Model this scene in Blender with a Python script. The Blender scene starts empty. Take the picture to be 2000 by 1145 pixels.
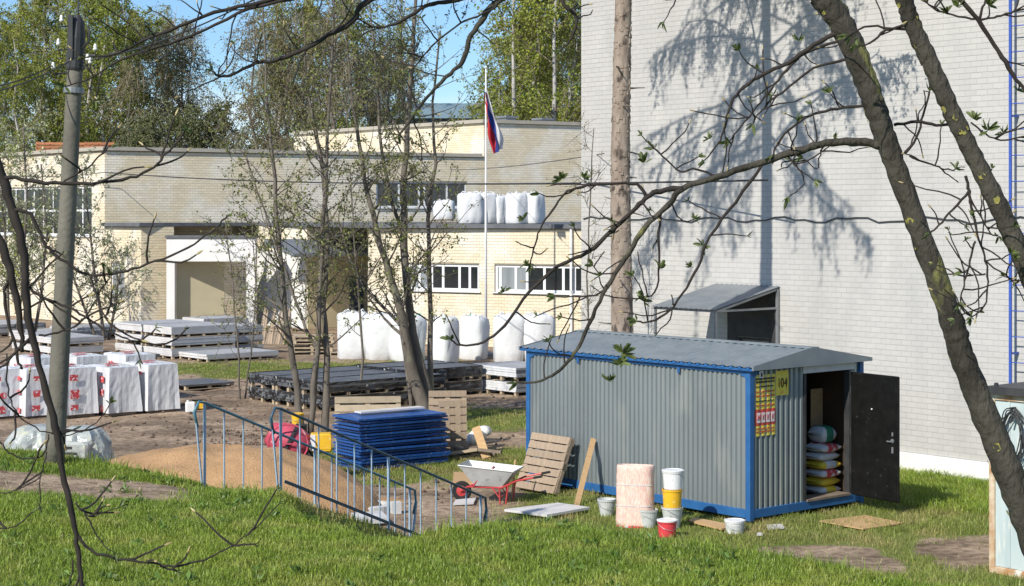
import bpy, math, random
import numpy as np
from mathutils import Vector, Matrix
R = math.radians
random.seed(7)
scn = bpy.context.scene
C = scn.collection
# ------------------------------------------------------------------ camera, sky, sun, exposure
F = 3403.0            # focal length in pixels of the 2000 px wide photograph
CH = 4.9              # camera height above the yard
cam = bpy.data.cameras.new("camera"); camo = bpy.data.objects.new("camera", cam); C.objects.link(camo)
camo.location = (0, 0, CH); camo.rotation_euler = (R(90), 0, 0)
cam.sensor_width = 36; cam.lens = 36 * F / 2000; cam.shift_y = -152.5 / 2000
cam.clip_start = .1; cam.clip_end = 3000
scn.camera = camo
SUN_EL = R(37); TX, TY = .60, .80          # the way the sunlight travels over the ground
world = bpy.data.worlds.new("World"); scn.world = world; world.use_nodes = True
wn = world.node_tree.nodes; wl = world.node_tree.links; wn.clear()
sky = wn.new('ShaderNodeTexSky'); sky.sky_type = 'NISHITA'; sky.sun_disc = False
sky.sun_elevation = SUN_EL; sky.sun_rotation = math.atan2(-TX, -TY)
sky.air_density = 1.0; sky.dust_density = .2; sky.ozone_density = 4.0
bg = wn.new('ShaderNodeBackground'); bg.inputs[1].default_value = .125
wo = wn.new('ShaderNodeOutputWorld')
tc = wn.new('ShaderNodeTexCoord'); mp = wn.new('ShaderNodeMapping'); mp.inputs['Scale'].default_value = (3, 3, 9)
nz = wn.new('ShaderNodeTexNoise'); nz.inputs['Scale'].default_value = 2.2; nz.inputs['Detail'].default_value = 7
cr = wn.new('ShaderNodeValToRGB'); cr.color_ramp.elements[0].position = .52; cr.color_ramp.elements[1].position = .78
mx = wn.new('ShaderNodeMix'); mx.data_type = 'RGBA'; mx.inputs[7].default_value = (7.4, 7.8, 8.6, 1)
tint = wn.new('ShaderNodeMix'); tint.data_type = 'RGBA'; tint.blend_type = 'MULTIPLY'; tint.inputs[0].default_value = 1; tint.inputs[7].default_value = (.74, .88, 1.03, 1)
wl.new(tc.outputs['Generated'], mp.inputs[0]); wl.new(mp.outputs[0], nz.inputs['Vector']); wl.new(nz.outputs['Fac'], cr.inputs[0])
wl.new(cr.outputs[0], mx.inputs[0]); wl.new(sky.outputs[0], tint.inputs[6]); wl.new(tint.outputs[2], mx.inputs[6]); wl.new(mx.outputs[2], bg.inputs[0]); wl.new(bg.outputs[0], wo.inputs[0])
sl = bpy.data.lights.new("sun", 'SUN'); so = bpy.data.objects.new("sun", sl); C.objects.link(so)
sl.energy = 4.7; sl.angle = R(.53); sl.color = (1, .95, .86)
so.location = (-20, -20, 30)
so.rotation_euler = Vector((TX * math.cos(SUN_EL), TY * math.cos(SUN_EL), -math.sin(SUN_EL))).to_track_quat('-Z', 'Y').to_euler()
scn.view_settings.view_transform = 'Standard'; scn.view_settings.look = 'None'
scn.view_settings.exposure = 0.2; scn.view_settings.gamma = 1; scn.view_settings.use_curve_mapping = False
scn.render.engine = 'CYCLES'
scn.cycles.max_bounces = 6; scn.cycles.transparent_max_bounces = 12

# ------------------------------------------------------------------ helpers
def P(u, v, Y): return Vector(((u - 1000) / F * Y, Y, CH - (v - 420) / F * Y))
def G(u, v, z=0.0):
    Y = F * (CH - z) / (v - 420); return Vector(((u - 1000) / F * Y, Y, z))
GA = R(40.4)                                  # the yard's building grid
S = Vector((math.cos(GA), math.sin(GA), 0)); L = Vector((-math.sin(GA), math.cos(GA), 0))

class MB:
    def __init__(s): s.v = []; s.f = []; s.m = []; s.mi = 0
    def quad(s, a, b, c, d):
        n = len(s.v); s.v += [tuple(a), tuple(b), tuple(c), tuple(d)]; s.f.append((n, n+1, n+2, n+3)); s.m.append(s.mi)
    def poly(s, pts):
        n = len(s.v); s.v += [tuple(p) for p in pts]; s.f.append(tuple(range(n, n+len(pts)))); s.m.append(s.mi)
    def hexa(s, p):
        n = len(s.v); s.v += [tuple(q) for q in p]
        for q in ((0,3,2,1),(4,5,6,7),(0,1,5,4),(1,2,6,5),(2,3,7,6),(3,0,4,7)):
            s.f.append(tuple(n+i for i in q)); s.m.append(s.mi)
    def box(s, x0, x1, y0, y1, z0, z1, M=None):
        p = [(x0,y0,z0),(x1,y0,z0),(x1,y1,z0),(x0,y1,z0),(x0,y0,z1),(x1,y0,z1),(x1,y1,z1),(x0,y1,z1)]
        if M is not None: p = [M @ Vector(q) for q in p]
        s.hexa(p)
    def bbox(s, x0, x1, y0, y1, z0, z1, b=.01):          # a box with chamfered vertical and horizontal edges
        n = len(s.v)
        for (z, i) in ((z0, b), (z0+b, 0), (z1-b, 0), (z1, b)):
            c = b
            for (x, y) in ((x0+c,y0),(x1-c,y0),(x1,y0+c),(x1,y1-c),(x1-c,y1),(x0+c,y1),(x0,y1-c),(x0,y0+c)):
                cx, cy = (x0+x1)/2, (y0+y1)/2
                s.v.append((x + (i if x < cx else -i), y + (i if y < cy else -i), z))
        for r in range(3):
            for k in range(8):
                a = n+r*8+k; c = n+r*8+(k+1) % 8; s.f.append((a, c, c+8, a+8)); s.m.append(s.mi)
        s.f.append(tuple(n+k for k in range(7, -1, -1))); s.m.append(s.mi)
        s.f.append(tuple(n+24+k for k in range(8))); s.m.append(s.mi)
    def beam(s, a, b, w, h, up=(0,0,1)):
        a, b = Vector(a), Vector(b); d = (b-a).normalized(); u = Vector(up)
        x = d.cross(u)
        if x.length < 1e-4: x = d.cross(Vector((1,0,0)))
        x.normalize(); y = x.cross(d); x *= w/2; y *= h/2
        s.hexa([a-x-y, a+x-y, a+x+y, a-x+y, b-x-y, b+x-y, b+x+y, b-x+y])
    def tube(s, pts, rad, n=6, cap=True, rough=0):
        pts = [Vector(p) for p in pts]
        if not hasattr(rad, '__len__'): rad = [rad]*len(pts)
        b = len(s.v); ref = None
        for i, p in enumerate(pts):
            d = (pts[min(i+1, len(pts)-1)] - pts[max(i-1, 0)])
            d = d.normalized() if d.length > 1e-9 else Vector((0,0,1))
            if ref is None:
                ref = Vector((1,0,0)) if abs(d.x) < .8 else Vector((0,1,0))
            x = (ref - d*ref.dot(d)); x = x.normalized() if x.length > 1e-6 else d.orthogonal().normalized()
            ref = x; y = d.cross(x)
            for k in range(n):
                a = 2*math.pi*k/n; w = 1 if not rough else 1+rough*(math.sin(k*2.1+i*.7)*.5+math.sin(k*5.3-i*1.9)*.35+random.uniform(-.5,.5)); s.v.append(tuple(p + (x*math.cos(a) + y*math.sin(a))*rad[i]*w))
        for i in range(len(pts)-1):
            for k in range(n):
                a = b+i*n+k; c = b+i*n+(k+1) % n; s.f.append((a, c, c+n, a+n)); s.m.append(s.mi)
        if cap:
            s.f.append(tuple(b+k for k in range(n-1, -1, -1))); s.m.append(s.mi)
            e = b+(len(pts)-1)*n; s.f.append(tuple(e+k for k in range(n))); s.m.append(s.mi)
    def lathe(s, prof, n=16, c=(0,0,0), cap=(True, True), M=None, fn=None):
        b = len(s.v)
        for r, z in prof:
            for k in range(n):
                a = 2*math.pi*k/n; rr = r*(fn(a, z) if fn else 1)
                p = Vector((c[0]+rr*math.cos(a), c[1]+rr*math.sin(a), c[2]+z))
                s.v.append(tuple(M @ p if M is not None else p))
        for i in range(len(prof)-1):
            for k in range(n):
                a = b+i*n+k; d = b+i*n+(k+1) % n; s.f.append((a, d, d+n, a+n)); s.m.append(s.mi)
        if cap[0]: s.f.append(tuple(b+k for k in range(n-1, -1, -1))); s.m.append(s.mi)
        if cap[1]:
            e = b+(len(prof)-1)*n; s.f.append(tuple(e+k for k in range(n))); s.m.append(s.mi)
    def build(s, name, mats, parent=None, loc=None, rz=None, smooth=False, kind=None, label=None, bevel=0):
        me = bpy.data.meshes.new(name); me.from_pydata(s.v, [], s.f)
        if not isinstance(mats, (list, tuple)): mats = [mats]
        for m in mats: me.materials.append(m)
        if len(mats) > 1: me.polygons.foreach_set('material_index', s.m)
        if smooth: me.polygons.foreach_set('use_smooth', [True]*len(s.f))
        return link(me, name, parent, loc, rz, kind, label, bevel)

def link(me, name, parent=None, loc=None, rz=None, kind=None, label=None, bevel=0):
    o = bpy.data.objects.new(name, me); C.objects.link(o)
    if parent is not None: o.parent = parent
    if loc is not None: o.location = loc
    if rz is not None: o.rotation_euler = (0, 0, rz)
    if kind: o['kind'] = kind
    if label: o['label'] = label
    if bevel:
        b = o.modifiers.new('bevel', 'BEVEL'); b.width = bevel; b.segments = 1; b.limit_method = 'ANGLE'
    return o

def npmesh(name, V, Fq, mats, smooth=False):          # numpy vertices and faces of one size
    me = bpy.data.meshes.new(name)
    V = np.ascontiguousarray(V, dtype=np.float32); Fq = np.ascontiguousarray(Fq, dtype=np.int32)
    k = Fq.shape[1]; nf = len(Fq)
    me.vertices.add(len(V)); me.vertices.foreach_set('co', V.ravel())
    me.loops.add(nf*k); me.loops.foreach_set('vertex_index', Fq.ravel())
    me.polygons.add(nf); me.polygons.foreach_set('loop_start', np.arange(0, nf*k, k, dtype=np.int32))
    me.polygons.foreach_set('use_smooth', np.full(nf, bool(smooth)))
    for m in (mats if isinstance(mats, (list, tuple)) else [mats]): me.materials.append(m)
    me.update(calc_edges=True); me.validate(clean_customdata=False)
    return me

def thing(name, label, cat, loc=(0,0,0), rz=0, group=None, rot=None):
    o = bpy.data.objects.new(name, None); C.objects.link(o); o.empty_display_size = .2
    o.location = loc; o.rotation_euler = rot if rot else (0, 0, rz)
    return tag(o, label, cat, group)
def tag(o, label, cat, group=None, kind=None):
    o['label'] = label; o['category'] = cat
    if group: o['group'] = group
    if kind: o['kind'] = kind
    return o
def dup(root, loc, rz=None, label=None, rot=None, scale=None):
    def cp(o, par):
        c = o.copy(); C.objects.link(c)
        if par is not None: c.parent = par
        for k in kids.get(o.name, []): cp(k, c)
        return c
    kids = {}
    def walk(o):
        kids[o.name] = list(o.children)
        for k in o.children: walk(k)
    walk(root)
    r = cp(root, None); r.location = loc
    if rz is not None: r.rotation_euler = (0, 0, rz)
    if rot is not None: r.rotation_euler = rot
    if scale is not None: r.scale = scale if hasattr(scale, '__len__') else (scale,)*3
    if label: r['label'] = label
    return r

# ------------------------------------------------------------------ materials
def lin(r, g, b):
    f = lambda c: (c/255/12.92) if c <= 10 else ((c/255+.055)/1.055)**2.4
    return (f(r), f(g), f(b))
def mat(name, c1, c2=None, scale=4, rough=.75, metal=0, bump=0, bscale=60, spec=.4, stretch=(1,1,1), island=0, detail=6, lo=.35, hi=.65, transl=0, coord='Object', c3=None, s3=30, c3lo=.62, c3hi=.7):
    m = bpy.data.materials.new(name); m.use_nodes = True; nt = m.node_tree; n = nt.nodes; l = nt.links
    b = n['Principled BSDF']; b.inputs['Roughness'].default_value = rough; b.inputs['Metallic'].default_value = metal
    b.inputs['Specular IOR Level'].default_value = spec
    t = n.new('ShaderNodeTexCoord'); mpn = n.new('ShaderNodeMapping'); mpn.inputs['Scale'].default_value = stretch
    l.new(t.outputs[coord], mpn.inputs[0])
    col = None
    if c2 is None: c2 = tuple(x*.85 for x in c1)
    nz = n.new('ShaderNodeTexNoise'); nz.inputs['Scale'].default_value = scale; nz.inputs['Detail'].default_value = detail
    l.new(mpn.outputs[0], nz.inputs['Vector'])
    r = n.new('ShaderNodeValToRGB'); r.color_ramp.elements[0].position = lo; r.color_ramp.elements[1].position = hi
    r.color_ramp.elements[0].color = (*c1, 1); r.color_ramp.elements[1].color = (*c2, 1)
    l.new(nz.outputs['Fac'], r.inputs[0]); col = r.outputs[0]
    if c3 is not None:
        n3 = n.new('ShaderNodeTexNoise'); n3.inputs['Scale'].default_value = s3; n3.inputs['Detail'].default_value = 4
        l.new(mpn.outputs[0], n3.inputs['Vector'])
        r3 = n.new('ShaderNodeValToRGB'); r3.color_ramp.elements[0].position = c3lo; r3.color_ramp.elements[1].position = c3hi
        l.new(n3.outputs['Fac'], r3.inputs[0])
        m3 = n.new('ShaderNodeMix'); m3.data_type = 'RGBA'; m3.inputs[7].default_value = (*c3, 1)
        l.new(r3.outputs[0], m3.inputs[0]); l.new(col, m3.inputs[6]); col = m3.outputs[2]
    if island:
        g = n.new('ShaderNodeNewGeometry'); h = n.new('ShaderNodeHueSaturation'); mr = n.new('ShaderNodeMapRange')
        mr.inputs[3].default_value = 1-island; mr.inputs[4].default_value = 1+island
        oi = n.new('ShaderNodeObjectInfo'); ad = n.new('ShaderNodeMath'); ad.operation = 'ADD'; fr = n.new('ShaderNodeMath'); fr.operation = 'FRACT'
        l.new(g.outputs['Random Per Island'], ad.inputs[0]); l.new(oi.outputs['Random'], ad.inputs[1]); l.new(ad.outputs[0], fr.inputs[0])
        l.new(fr.outputs[0], mr.inputs[0]); l.new(mr.outputs[0], h.inputs['Value']); l.new(col, h.inputs['Color']); col = h.outputs[0]
    l.new(col, b.inputs['Base Color'])
    if bump:
        nb = n.new('ShaderNodeTexNoise'); nb.inputs['Scale'].default_value = bscale; nb.inputs['Detail'].default_value = 5
        l.new(mpn.outputs[0], nb.inputs['Vector'])
        bp = n.new('ShaderNodeBump'); bp.inputs['Strength'].default_value = bump; bp.inputs['Distance'].default_value = .02
        l.new(nb.outputs['Fac'], bp.inputs['Height']); l.new(bp.outputs[0], b.inputs['Normal'])
    if transl:
        tr = n.new('ShaderNodeBsdfTranslucent'); l.new(col, tr.inputs[0]); ms = n.new('ShaderNodeMixShader'); ms.inputs[0].default_value = transl
        out = n['Material Output']; l.new(b.outputs[0], ms.inputs[1]); l.new(tr.outputs[0], ms.inputs[2]); l.new(ms.outputs[0], out.inputs[0])
    return m

M = {}
M['brick_grey'] = mat('grey_painted_brick', (.50,.485,.455), (.46,.445,.42), scale=1.5, rough=.8, bump=.12, bscale=40, island=.03, c3=(.40,.39,.37), s3=1.1, c3lo=.5, c3hi=.85, stretch=(1,1,.3))
M['mortar_grey'] = mat('grey_painted_joint', (.39,.38,.365), (.34,.335,.32), scale=3)
M['brick_cream'] = mat('cream_brick', (.60,.53,.38), (.54,.47,.33), scale=.6, rough=.85, bump=.15, bscale=30, island=.07)
M['brick_cream_pale'] = mat('pale_cream_brick', (.71,.62,.455), (.67,.57,.39), scale=.5, rough=.85, bump=.15, bscale=30, island=.07, c3=(.75,.69,.57), s3=.7, c3lo=.45, c3hi=.6)
M['mortar_cream'] = mat('cream_joint', (.30,.26,.18), (.26,.225,.16), scale=3)
M['white_paint'] = mat('white_plaster', (.74,.73,.70), (.66,.65,.62), scale=1.2, bump=.1, bscale=20)
M['khaki'] = mat('khaki_plaster', (.56,.50,.33), (.52,.46,.31), scale=1.5, bump=.1)
M['roof_felt'] = mat('dark_roof_felt', (.10,.105,.115), (.14,.145,.15), scale=2, rough=.8)
M['grey_tin'] = mat('grey_roof_tin', (.20,.22,.24), (.26,.28,.29), scale=2, rough=.5, metal=.3)
M['window_white'] = mat('white_window_frame', (.76,.76,.75), (.7,.7,.69), rough=.4)
M['glass'] = mat('dark_window_glass', (.014,.017,.02), (.02,.024,.026), rough=.06, spec=.9)
M['glass_pale'] = mat('pale_curtained_glass', (.28,.30,.31), (.20,.22,.23), rough=.15, spec=.6, stretch=(1,1,.1), scale=3)
M['plinth'] = mat('white_plinth', (.78,.77,.74), (.70,.69,.66), scale=1.5, bump=.15, bscale=15)
M['galv'] = mat('galvanised_sheet', (.33,.37,.375), (.285,.32,.325), scale=1.2, rough=.34, metal=.5, spec=.5, bump=.12, bscale=3.5, c3=(.40,.42,.40), s3=2.2, c3lo=.55, c3hi=.75, stretch=(1,1,.35))
M['galv_roof'] = mat('galvanised_roof_sheet', (.20,.235,.255), (.26,.295,.31), scale=3, rough=.45, metal=.3, c3=(.34,.36,.37), s3=20, c3lo=.62, c3hi=.7)
M['blue_paint'] = mat('blue_frame_paint', (.018,.095,.26), (.025,.12,.30), scale=4, rough=.5, c3=(.07,.13,.26), s3=14, c3lo=.60, c3hi=.72)
M['black_door'] = mat('black_door_paint', (.005,.005,.005), (.009,.009,.0085), scale=6, rough=.6, spec=.2, c3=(.035,.033,.03), s3=14, c3lo=.66, c3hi=.74)
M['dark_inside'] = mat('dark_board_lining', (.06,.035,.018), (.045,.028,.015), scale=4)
M['wood_fresh'] = mat('fresh_wood', (.52,.34,.17), (.42,.27,.13), scale=6, stretch=(1,8,8), bump=.15, bscale=30, island=.12)
M['wood_pallet'] = mat('weathered_pallet_wood', (.36,.275,.19), (.28,.21,.145), scale=5, stretch=(8,1,1), bump=.2, bscale=30, island=.18, c3=(.20,.15,.11), s3=9)
M['wood_pale'] = mat('pale_pallet_wood', (.46,.37,.25), (.37,.295,.2), scale=5, bump=.15, bscale=30, island=.18)
M['wood_grey'] = mat('grey_old_wood', (.24,.19,.14), (.17,.13,.10), scale=6, bump=.2, bscale=30, island=.15)
M['blue_stack'] = mat('blue_enamel', (.010,.060,.22), (.014,.08,.28), scale=5, rough=.35, spec=.5, island=.25, c3=(.10,.17,.33), s3=12, c3lo=.6, c3hi=.75)
M['bag_white'] = mat('white_woven_sack', (.74,.74,.73), (.64,.65,.65), scale=3, rough=.6, bump=.6, bscale=7, c3=(.58,.57,.54), s3=2, c3lo=.6, c3hi=.8)
M['bag_teal'] = mat('teal_strap', (.05,.42,.36), rough=.6)
M['film_white'] = mat('white_stretch_film', (.72,.73,.73), (.60,.61,.62), scale=3, rough=.22, spec=.65, bump=.6, bscale=7, stretch=(1.6,1.6,.25))
M['film_clear'] = mat('clear_polythene', (.30,.33,.31), (.50,.52,.47), scale=5, rough=.15, spec=.8, bump=.9, bscale=11, c3=(.62,.60,.33), s3=2.5, c3lo=.6, c3hi=.75)
M['film_black'] = mat('black_film', (.012,.012,.014), (.03,.03,.032), scale=6, rough=.25, spec=.6, bump=.5, bscale=14, c3=(.42,.43,.44), s3=7, c3lo=.66, c3hi=.70)
M['red_print'] = mat('red_print', (.62,.045,.06), (.55,.10,.10), scale=30, rough=.4, c3=(.72,.68,.67), s3=16, c3lo=.56, c3hi=.58)
M['slab_grey'] = mat('grey_board', (.40,.405,.41), (.33,.335,.34), scale=2, bump=.1, c3=(.46,.46,.46), s3=5)
M['slab_white'] = mat('pale_board_ends', (.62,.60,.58), (.54,.52,.50), scale=3, bump=.1, bscale=20)
M['slab_dark'] = mat('dark_slate_board', (.085,.09,.095), (.13,.135,.14), scale=2.5, rough=.5, c3=(.3,.3,.3), s3=6, c3lo=.66, c3hi=.72)
M['sand'] = mat('orange_sand', (.47,.285,.14), (.36,.215,.10), scale=1.6, bump=1.0, bscale=30, c3=(.24,.15,.08), s3=26, c3lo=.56, c3hi=.72)
M['concrete'] = mat('concrete', (.40,.39,.36), (.32,.31,.285), scale=2, bump=.2, bscale=30)
M['concrete_pole'] = mat('concrete_pole', (.165,.152,.12), (.125,.114,.09), scale=2.2, bump=.5, bscale=18, c3=(.09,.082,.066), s3=7, c3lo=.58, c3hi=.8)
M['concrete_white'] = mat('pale_concrete', (.60,.60,.58), (.5,.5,.48), scale=4, bump=.15)
M['step'] = mat('earthy_concrete', (.34,.25,.16), (.26,.19,.12), scale=2.5, bump=.5, bscale=25, c3=(.42,.27,.14), s3=2.5, c3lo=.45, c3hi=.6)
M['rail_blue'] = mat('pale_blue_paint', (.26,.36,.47), (.32,.42,.50), scale=12, rough=.5, c3=(.32,.24,.18), s3=25, c3lo=.66, c3hi=.74)
M['rail_dark'] = mat('dark_blue_paint', (.025,.065,.10), (.05,.10,.14), scale=12, rough=.45)
M['rail_teal'] = mat('blue_green_paint', (.05,.16,.22), (.08,.2,.26), scale=12, rough=.45)
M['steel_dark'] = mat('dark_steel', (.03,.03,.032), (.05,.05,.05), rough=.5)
M['steel'] = mat('steel_grey', (.30,.31,.32), (.24,.25,.26), rough=.5, metal=.5)
M['porcelain'] = mat('white_porcelain', (.82,.81,.77), rough=.2)
M['red_paint'] = mat('red_tube_paint', (.50,.045,.05), (.42,.05,.05), rough=.45)
M['pink_drum'] = mat('faded_red_drum', (.56,.085,.13), (.44,.06,.09), scale=7, rough=.5, c3=(.62,.32,.33), s3=9)
M['yellow'] = mat('yellow_plastic', (.78,.46,.025), (.70,.40,.03), scale=5, rough=.45, c3=(.8,.66,.3), s3=13, c3lo=.62, c3hi=.7)
M['white_plastic'] = mat('white_plastic', (.78,.78,.77), (.70,.70,.69), scale=8, rough=.4, c3=(.55,.55,.54), s3=20, c3lo=.63, c3hi=.7)
M['grey_plastic'] = mat('grubby_bucket', (.56,.58,.56), (.46,.48,.46), scale=7, rough=.5, c3=(.33,.34,.32), s3=14)
M['red_plastic'] = mat('red_plastic', (.66,.06,.075), (.58,.055,.07), scale=6, rough=.4)
M['galv_tray'] = mat('galvanised_tray', (.50,.51,.50), (.42,.43,.42), scale=6, rough=.5, metal=.25, c3=(.32,.32,.31), s3=10)
M['rubber'] = mat('black_rubber', (.018,.018,.018), rough=.8)
M['pink_foam'] = mat('pink_wrapped_boards', (.70,.40,.34), (.74,.58,.46), scale=14, rough=.45, stretch=(3,3,.6), bump=.3, bscale=20, c3=(.78,.70,.62), s3=26, c3lo=.55, c3hi=.66)
M['paper'] = mat('yellow_poster_sheet', (.70,.56,.05), (.74,.62,.12), scale=9, rough=.5, c3=(.66,.36,.05), s3=13, c3lo=.55, c3hi=.65)
M['paper_red'] = mat('red_poster_band', (.50,.07,.05), rough=.5)
M['paper_white'] = mat('white_poster_print', (.78,.72,.72), rough=.5)
M['ink'] = mat('black_print', (.02,.02,.018), rough=.5)
M['teal_panel'] = mat('pale_green_sheet', (.50,.57,.56), (.42,.50,.50), scale=2, rough=.5, stretch=(3,3,.4), c3=(.60,.62,.58), s3=5)
M['rusty'] = mat('rusty_cream_frame', (.60,.50,.36), (.40,.22,.10), scale=6, rough=.7, bump=.2, c3=(.68,.64,.56), s3=3.5)
M['flag_white'] = mat('flag_white', (.75,.74,.74), rough=.7, transl=.25)
M['flag_blue'] = mat('flag_blue', (.04,.07,.30), rough=.7, transl=.25)
M['flag_red'] = mat('flag_red', (.60,.03,.04), rough=.7, transl=.25)
M['orange_slats'] = mat('orange_slats', (.50,.20,.09), (.40,.16,.08), scale=5, island=.15)
M['ladder_blue'] = mat('ladder_blue', (.04,.09,.38), (.05,.11,.42), rough=.45)
M['bark_dark'] = mat('dark_bark', (.020,.017,.012), (.085,.076,.058), scale=7, rough=.9, bump=1.0, bscale=45, stretch=(1,1,.5), c3=(.15,.145,.05), s3=5, c3lo=.62, c3hi=.68, lo=.3, hi=.75)
M['bark_twig'] = mat('dark_twig_bark', (.020,.015,.013), (.034,.026,.021), scale=10, rough=.85)
M['bark_mid'] = mat('grey_brown_bark', (.165,.142,.115), (.105,.09,.072), scale=5, rough=.9, bump=.7, bscale=20, stretch=(1,1,.35), c3=(.19,.185,.12), s3=2.2)
M['bark_pine'] = mat('scaly_pinkish_bark', (.33,.265,.21), (.235,.18,.14), scale=7, rough=.95, bump=1.0, bscale=16, stretch=(1,1,.45), c3=(.08,.062,.05), s3=8, c3lo=.55, c3hi=.66)
M['bark_birch'] = mat('white_birch_bark', (.50,.48,.44), (.30,.28,.25), scale=2, rough=.8, stretch=(1,1,.6), c3=(.05,.045,.04), s3=3, c3lo=.6, c3hi=.66)
M['twig_far'] = mat('far_twigs', (.22,.18,.13), (.25,.205,.155), scale=2)
M['leaf_a'] = mat('fresh_green_leaf', (.34,.37,.06), (.24,.29,.045), scale=.35, rough=.55, island=.4, transl=.4)
M['leaf_b'] = mat('olive_leaf', (.34,.34,.085), (.24,.26,.06), scale=.35, rough=.55, island=.4, transl=.4)
M['leaf_c'] = mat('brown_bud_leaf', (.25,.215,.10), (.18,.165,.08), scale=.35, rough=.7, island=.4, transl=.25)
M['leaf_dark'] = mat('dark_leaf', (.16,.175,.065), (.11,.13,.05), scale=.35, rough=.7, island=.4, transl=.2)
M['leaf_small'] = mat('small_young_leaf', (.25,.27,.07), (.13,.15,.05), scale=3, rough=.5, island=.5, transl=.35)
M['leaf_pale'] = mat('pale_catkin_leaf', (.52,.53,.36), (.34,.37,.19), scale=3, rough=.6, island=.4, transl=.35)
M['leaf_chest'] = mat('unfolding_leaf', (.13,.16,.05), (.075,.10,.03), scale=8, rough=.5, island=.35, transl=.25)
M['bud'] = mat('pale_bud', (.42,.34,.15), (.34,.25,.12), rough=.5)
M['needle'] = mat('dark_needle', (.035,.055,.025), (.028,.04,.02), scale=2, rough=.6, island=.3)
M['blade'] = mat('grass_blade', (.28,.36,.05), (.20,.295,.04), scale=.8, rough=.4, spec=.45, island=.45, transl=.4, c3=(.38,.41,.09), s3=1.7, c3lo=.5, c3hi=.7)
M['blade_dry'] = mat('dull_grass_blade', (.26,.30,.065), (.20,.25,.05), scale=.8, rough=.55, island=.4, transl=.35, c3=(.40,.34,.14), s3=.9, c3lo=.45, c3hi=.65)
M['far_wall'] = mat('blue_grey_cladding', (.20,.26,.33), (.17,.22,.29), scale=1)
M['far_roof'] = mat('teal_grey_roof', (.17,.25,.28), (.2,.28,.31), rough=.5)
M['rubble'] = mat('brown_rubble', (.17,.12,.085), (.12,.085,.06), scale=8, bump=.4, bscale=30, island=.3, c3=(.30,.12,.06), s3=6)
M['sack_a'] = mat('printed_cement_sack', (.66,.66,.64), (.58,.58,.56), scale=5, rough=.6, bump=.3, bscale=10)
M['sack_yellow'] = mat('yellow_sack_end', (.75,.58,.04), (.70,.5,.05), scale=6, rough=.6)
M['green_print'] = mat('green_print', (.04,.22,.12), rough=.5)
M['lichen'] = mat('yellow_lichen', (.30,.27,.06), (.22,.20,.06), scale=20, rough=.9)
M['straw'] = mat('dead_straw', (.46,.40,.22), (.36,.30,.16), scale=3, island=.3)
M['weed'] = mat('broad_weed_leaf', (.15,.235,.05), (.10,.17,.035), scale=3, rough=.45, island=.4, transl=.25)
# ------------------------------------------------------------------ terrain
def sstep(a, b, x):
    t = np.clip((x-a)/(b-a), 0, 1); return t*t*(3-2*t)
EX = np.array([-60,-14,-9,-6.5,-4.7,-3.6,-2.9,-2.2,-1.4,-.6,0,.6,1.1,2.1,2.9,4,7,12,30,60.])
EY = np.array([24,23.5,22.6,22,21,20.4,19.5,17.9,16.6,16.9,17.3,17.3,16.9,16.1,15.3,14.3,12.4,9.5,2,-10.])
ST0 = np.array([-3.21, 20.63]); STD = np.array([.548, .837]); STN = np.array([-.837, .548]); ST_LEN = 4.18
def vnoise(x, y, s, seed=0):
    x = np.asarray(x)/s; y = np.asarray(y)/s
    xi = np.floor(x); yi = np.floor(y); fx = x-xi; fy = y-yi
    fx = fx*fx*(3-2*fx); fy = fy*fy*(3-2*fy)
    h = lambda a, b: np.modf(np.abs(np.sin(a*127.1+b*311.7+seed*74.7)*43758.5453))[0]
    return (h(xi,yi)*(1-fx)+h(xi+1,yi)*fx)*(1-fy)+(h(xi,yi+1)*(1-fx)+h(xi+1,yi+1)*fx)*fy
def height(x, y):
    x = np.asarray(x, float); y = np.asarray(y, float)
    ey = np.interp(x, EX, EY) + (vnoise(x, y, .9, 5)-.5)*.25
    d = y - ey
    top = 1.8 + .012*np.clip(-d, 0, 40) + .15*sstep(-3, -7, x)
    h = top*(1-sstep(-.25, 4.0, d))
    # the flight of steps runs down through the bank
    rx = x-ST0[0]; ry = y-ST0[1]; t = rx*STD[0]+ry*STD[1]; n = rx*STN[0]+ry*STN[1]
    ramp = np.interp(t, [-3, -.2, ST_LEN, ST_LEN+.8], [1.75, 1.68, .02, 0]) - .12*(1-sstep(.42, .56, np.abs(n))) + .06*sstep(.5, .62, np.abs(n))*(1-sstep(ST_LEN*.8, ST_LEN, t))
    w = (1-sstep(.62, 1.5, np.abs(n)))*sstep(-1.0, -.1, t)
    h = np.where(w > 0, h*(1-w)+np.maximum(ramp, 0)*w, h)
    sp = (x-3.785)*S.x+(y-27.7)*S.y
    h = h - .4*sstep(3, 7.5, sp)*sstep(1.5, 3.5, x)*(1-sstep(70, 90, y))
    rut = (1-sstep(.10,.30,np.abs(np.abs(y-49.5-.16*x-.5*np.sin(x*.35))-.85)))*sstep(-16,-14,x)*(1-sstep(-1,0,x))
    h = h - .07*rut*(.6+.8*vnoise(x, y, .6, 12))
    h = h + (vnoise(x, y, 1.7, 1)-.5)*.07 + (vnoise(x, y, .5, 2)-.5)*.03
    return h
def hz(x, y): return float(height(np.array([x]), np.array([y]))[0])
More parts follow.
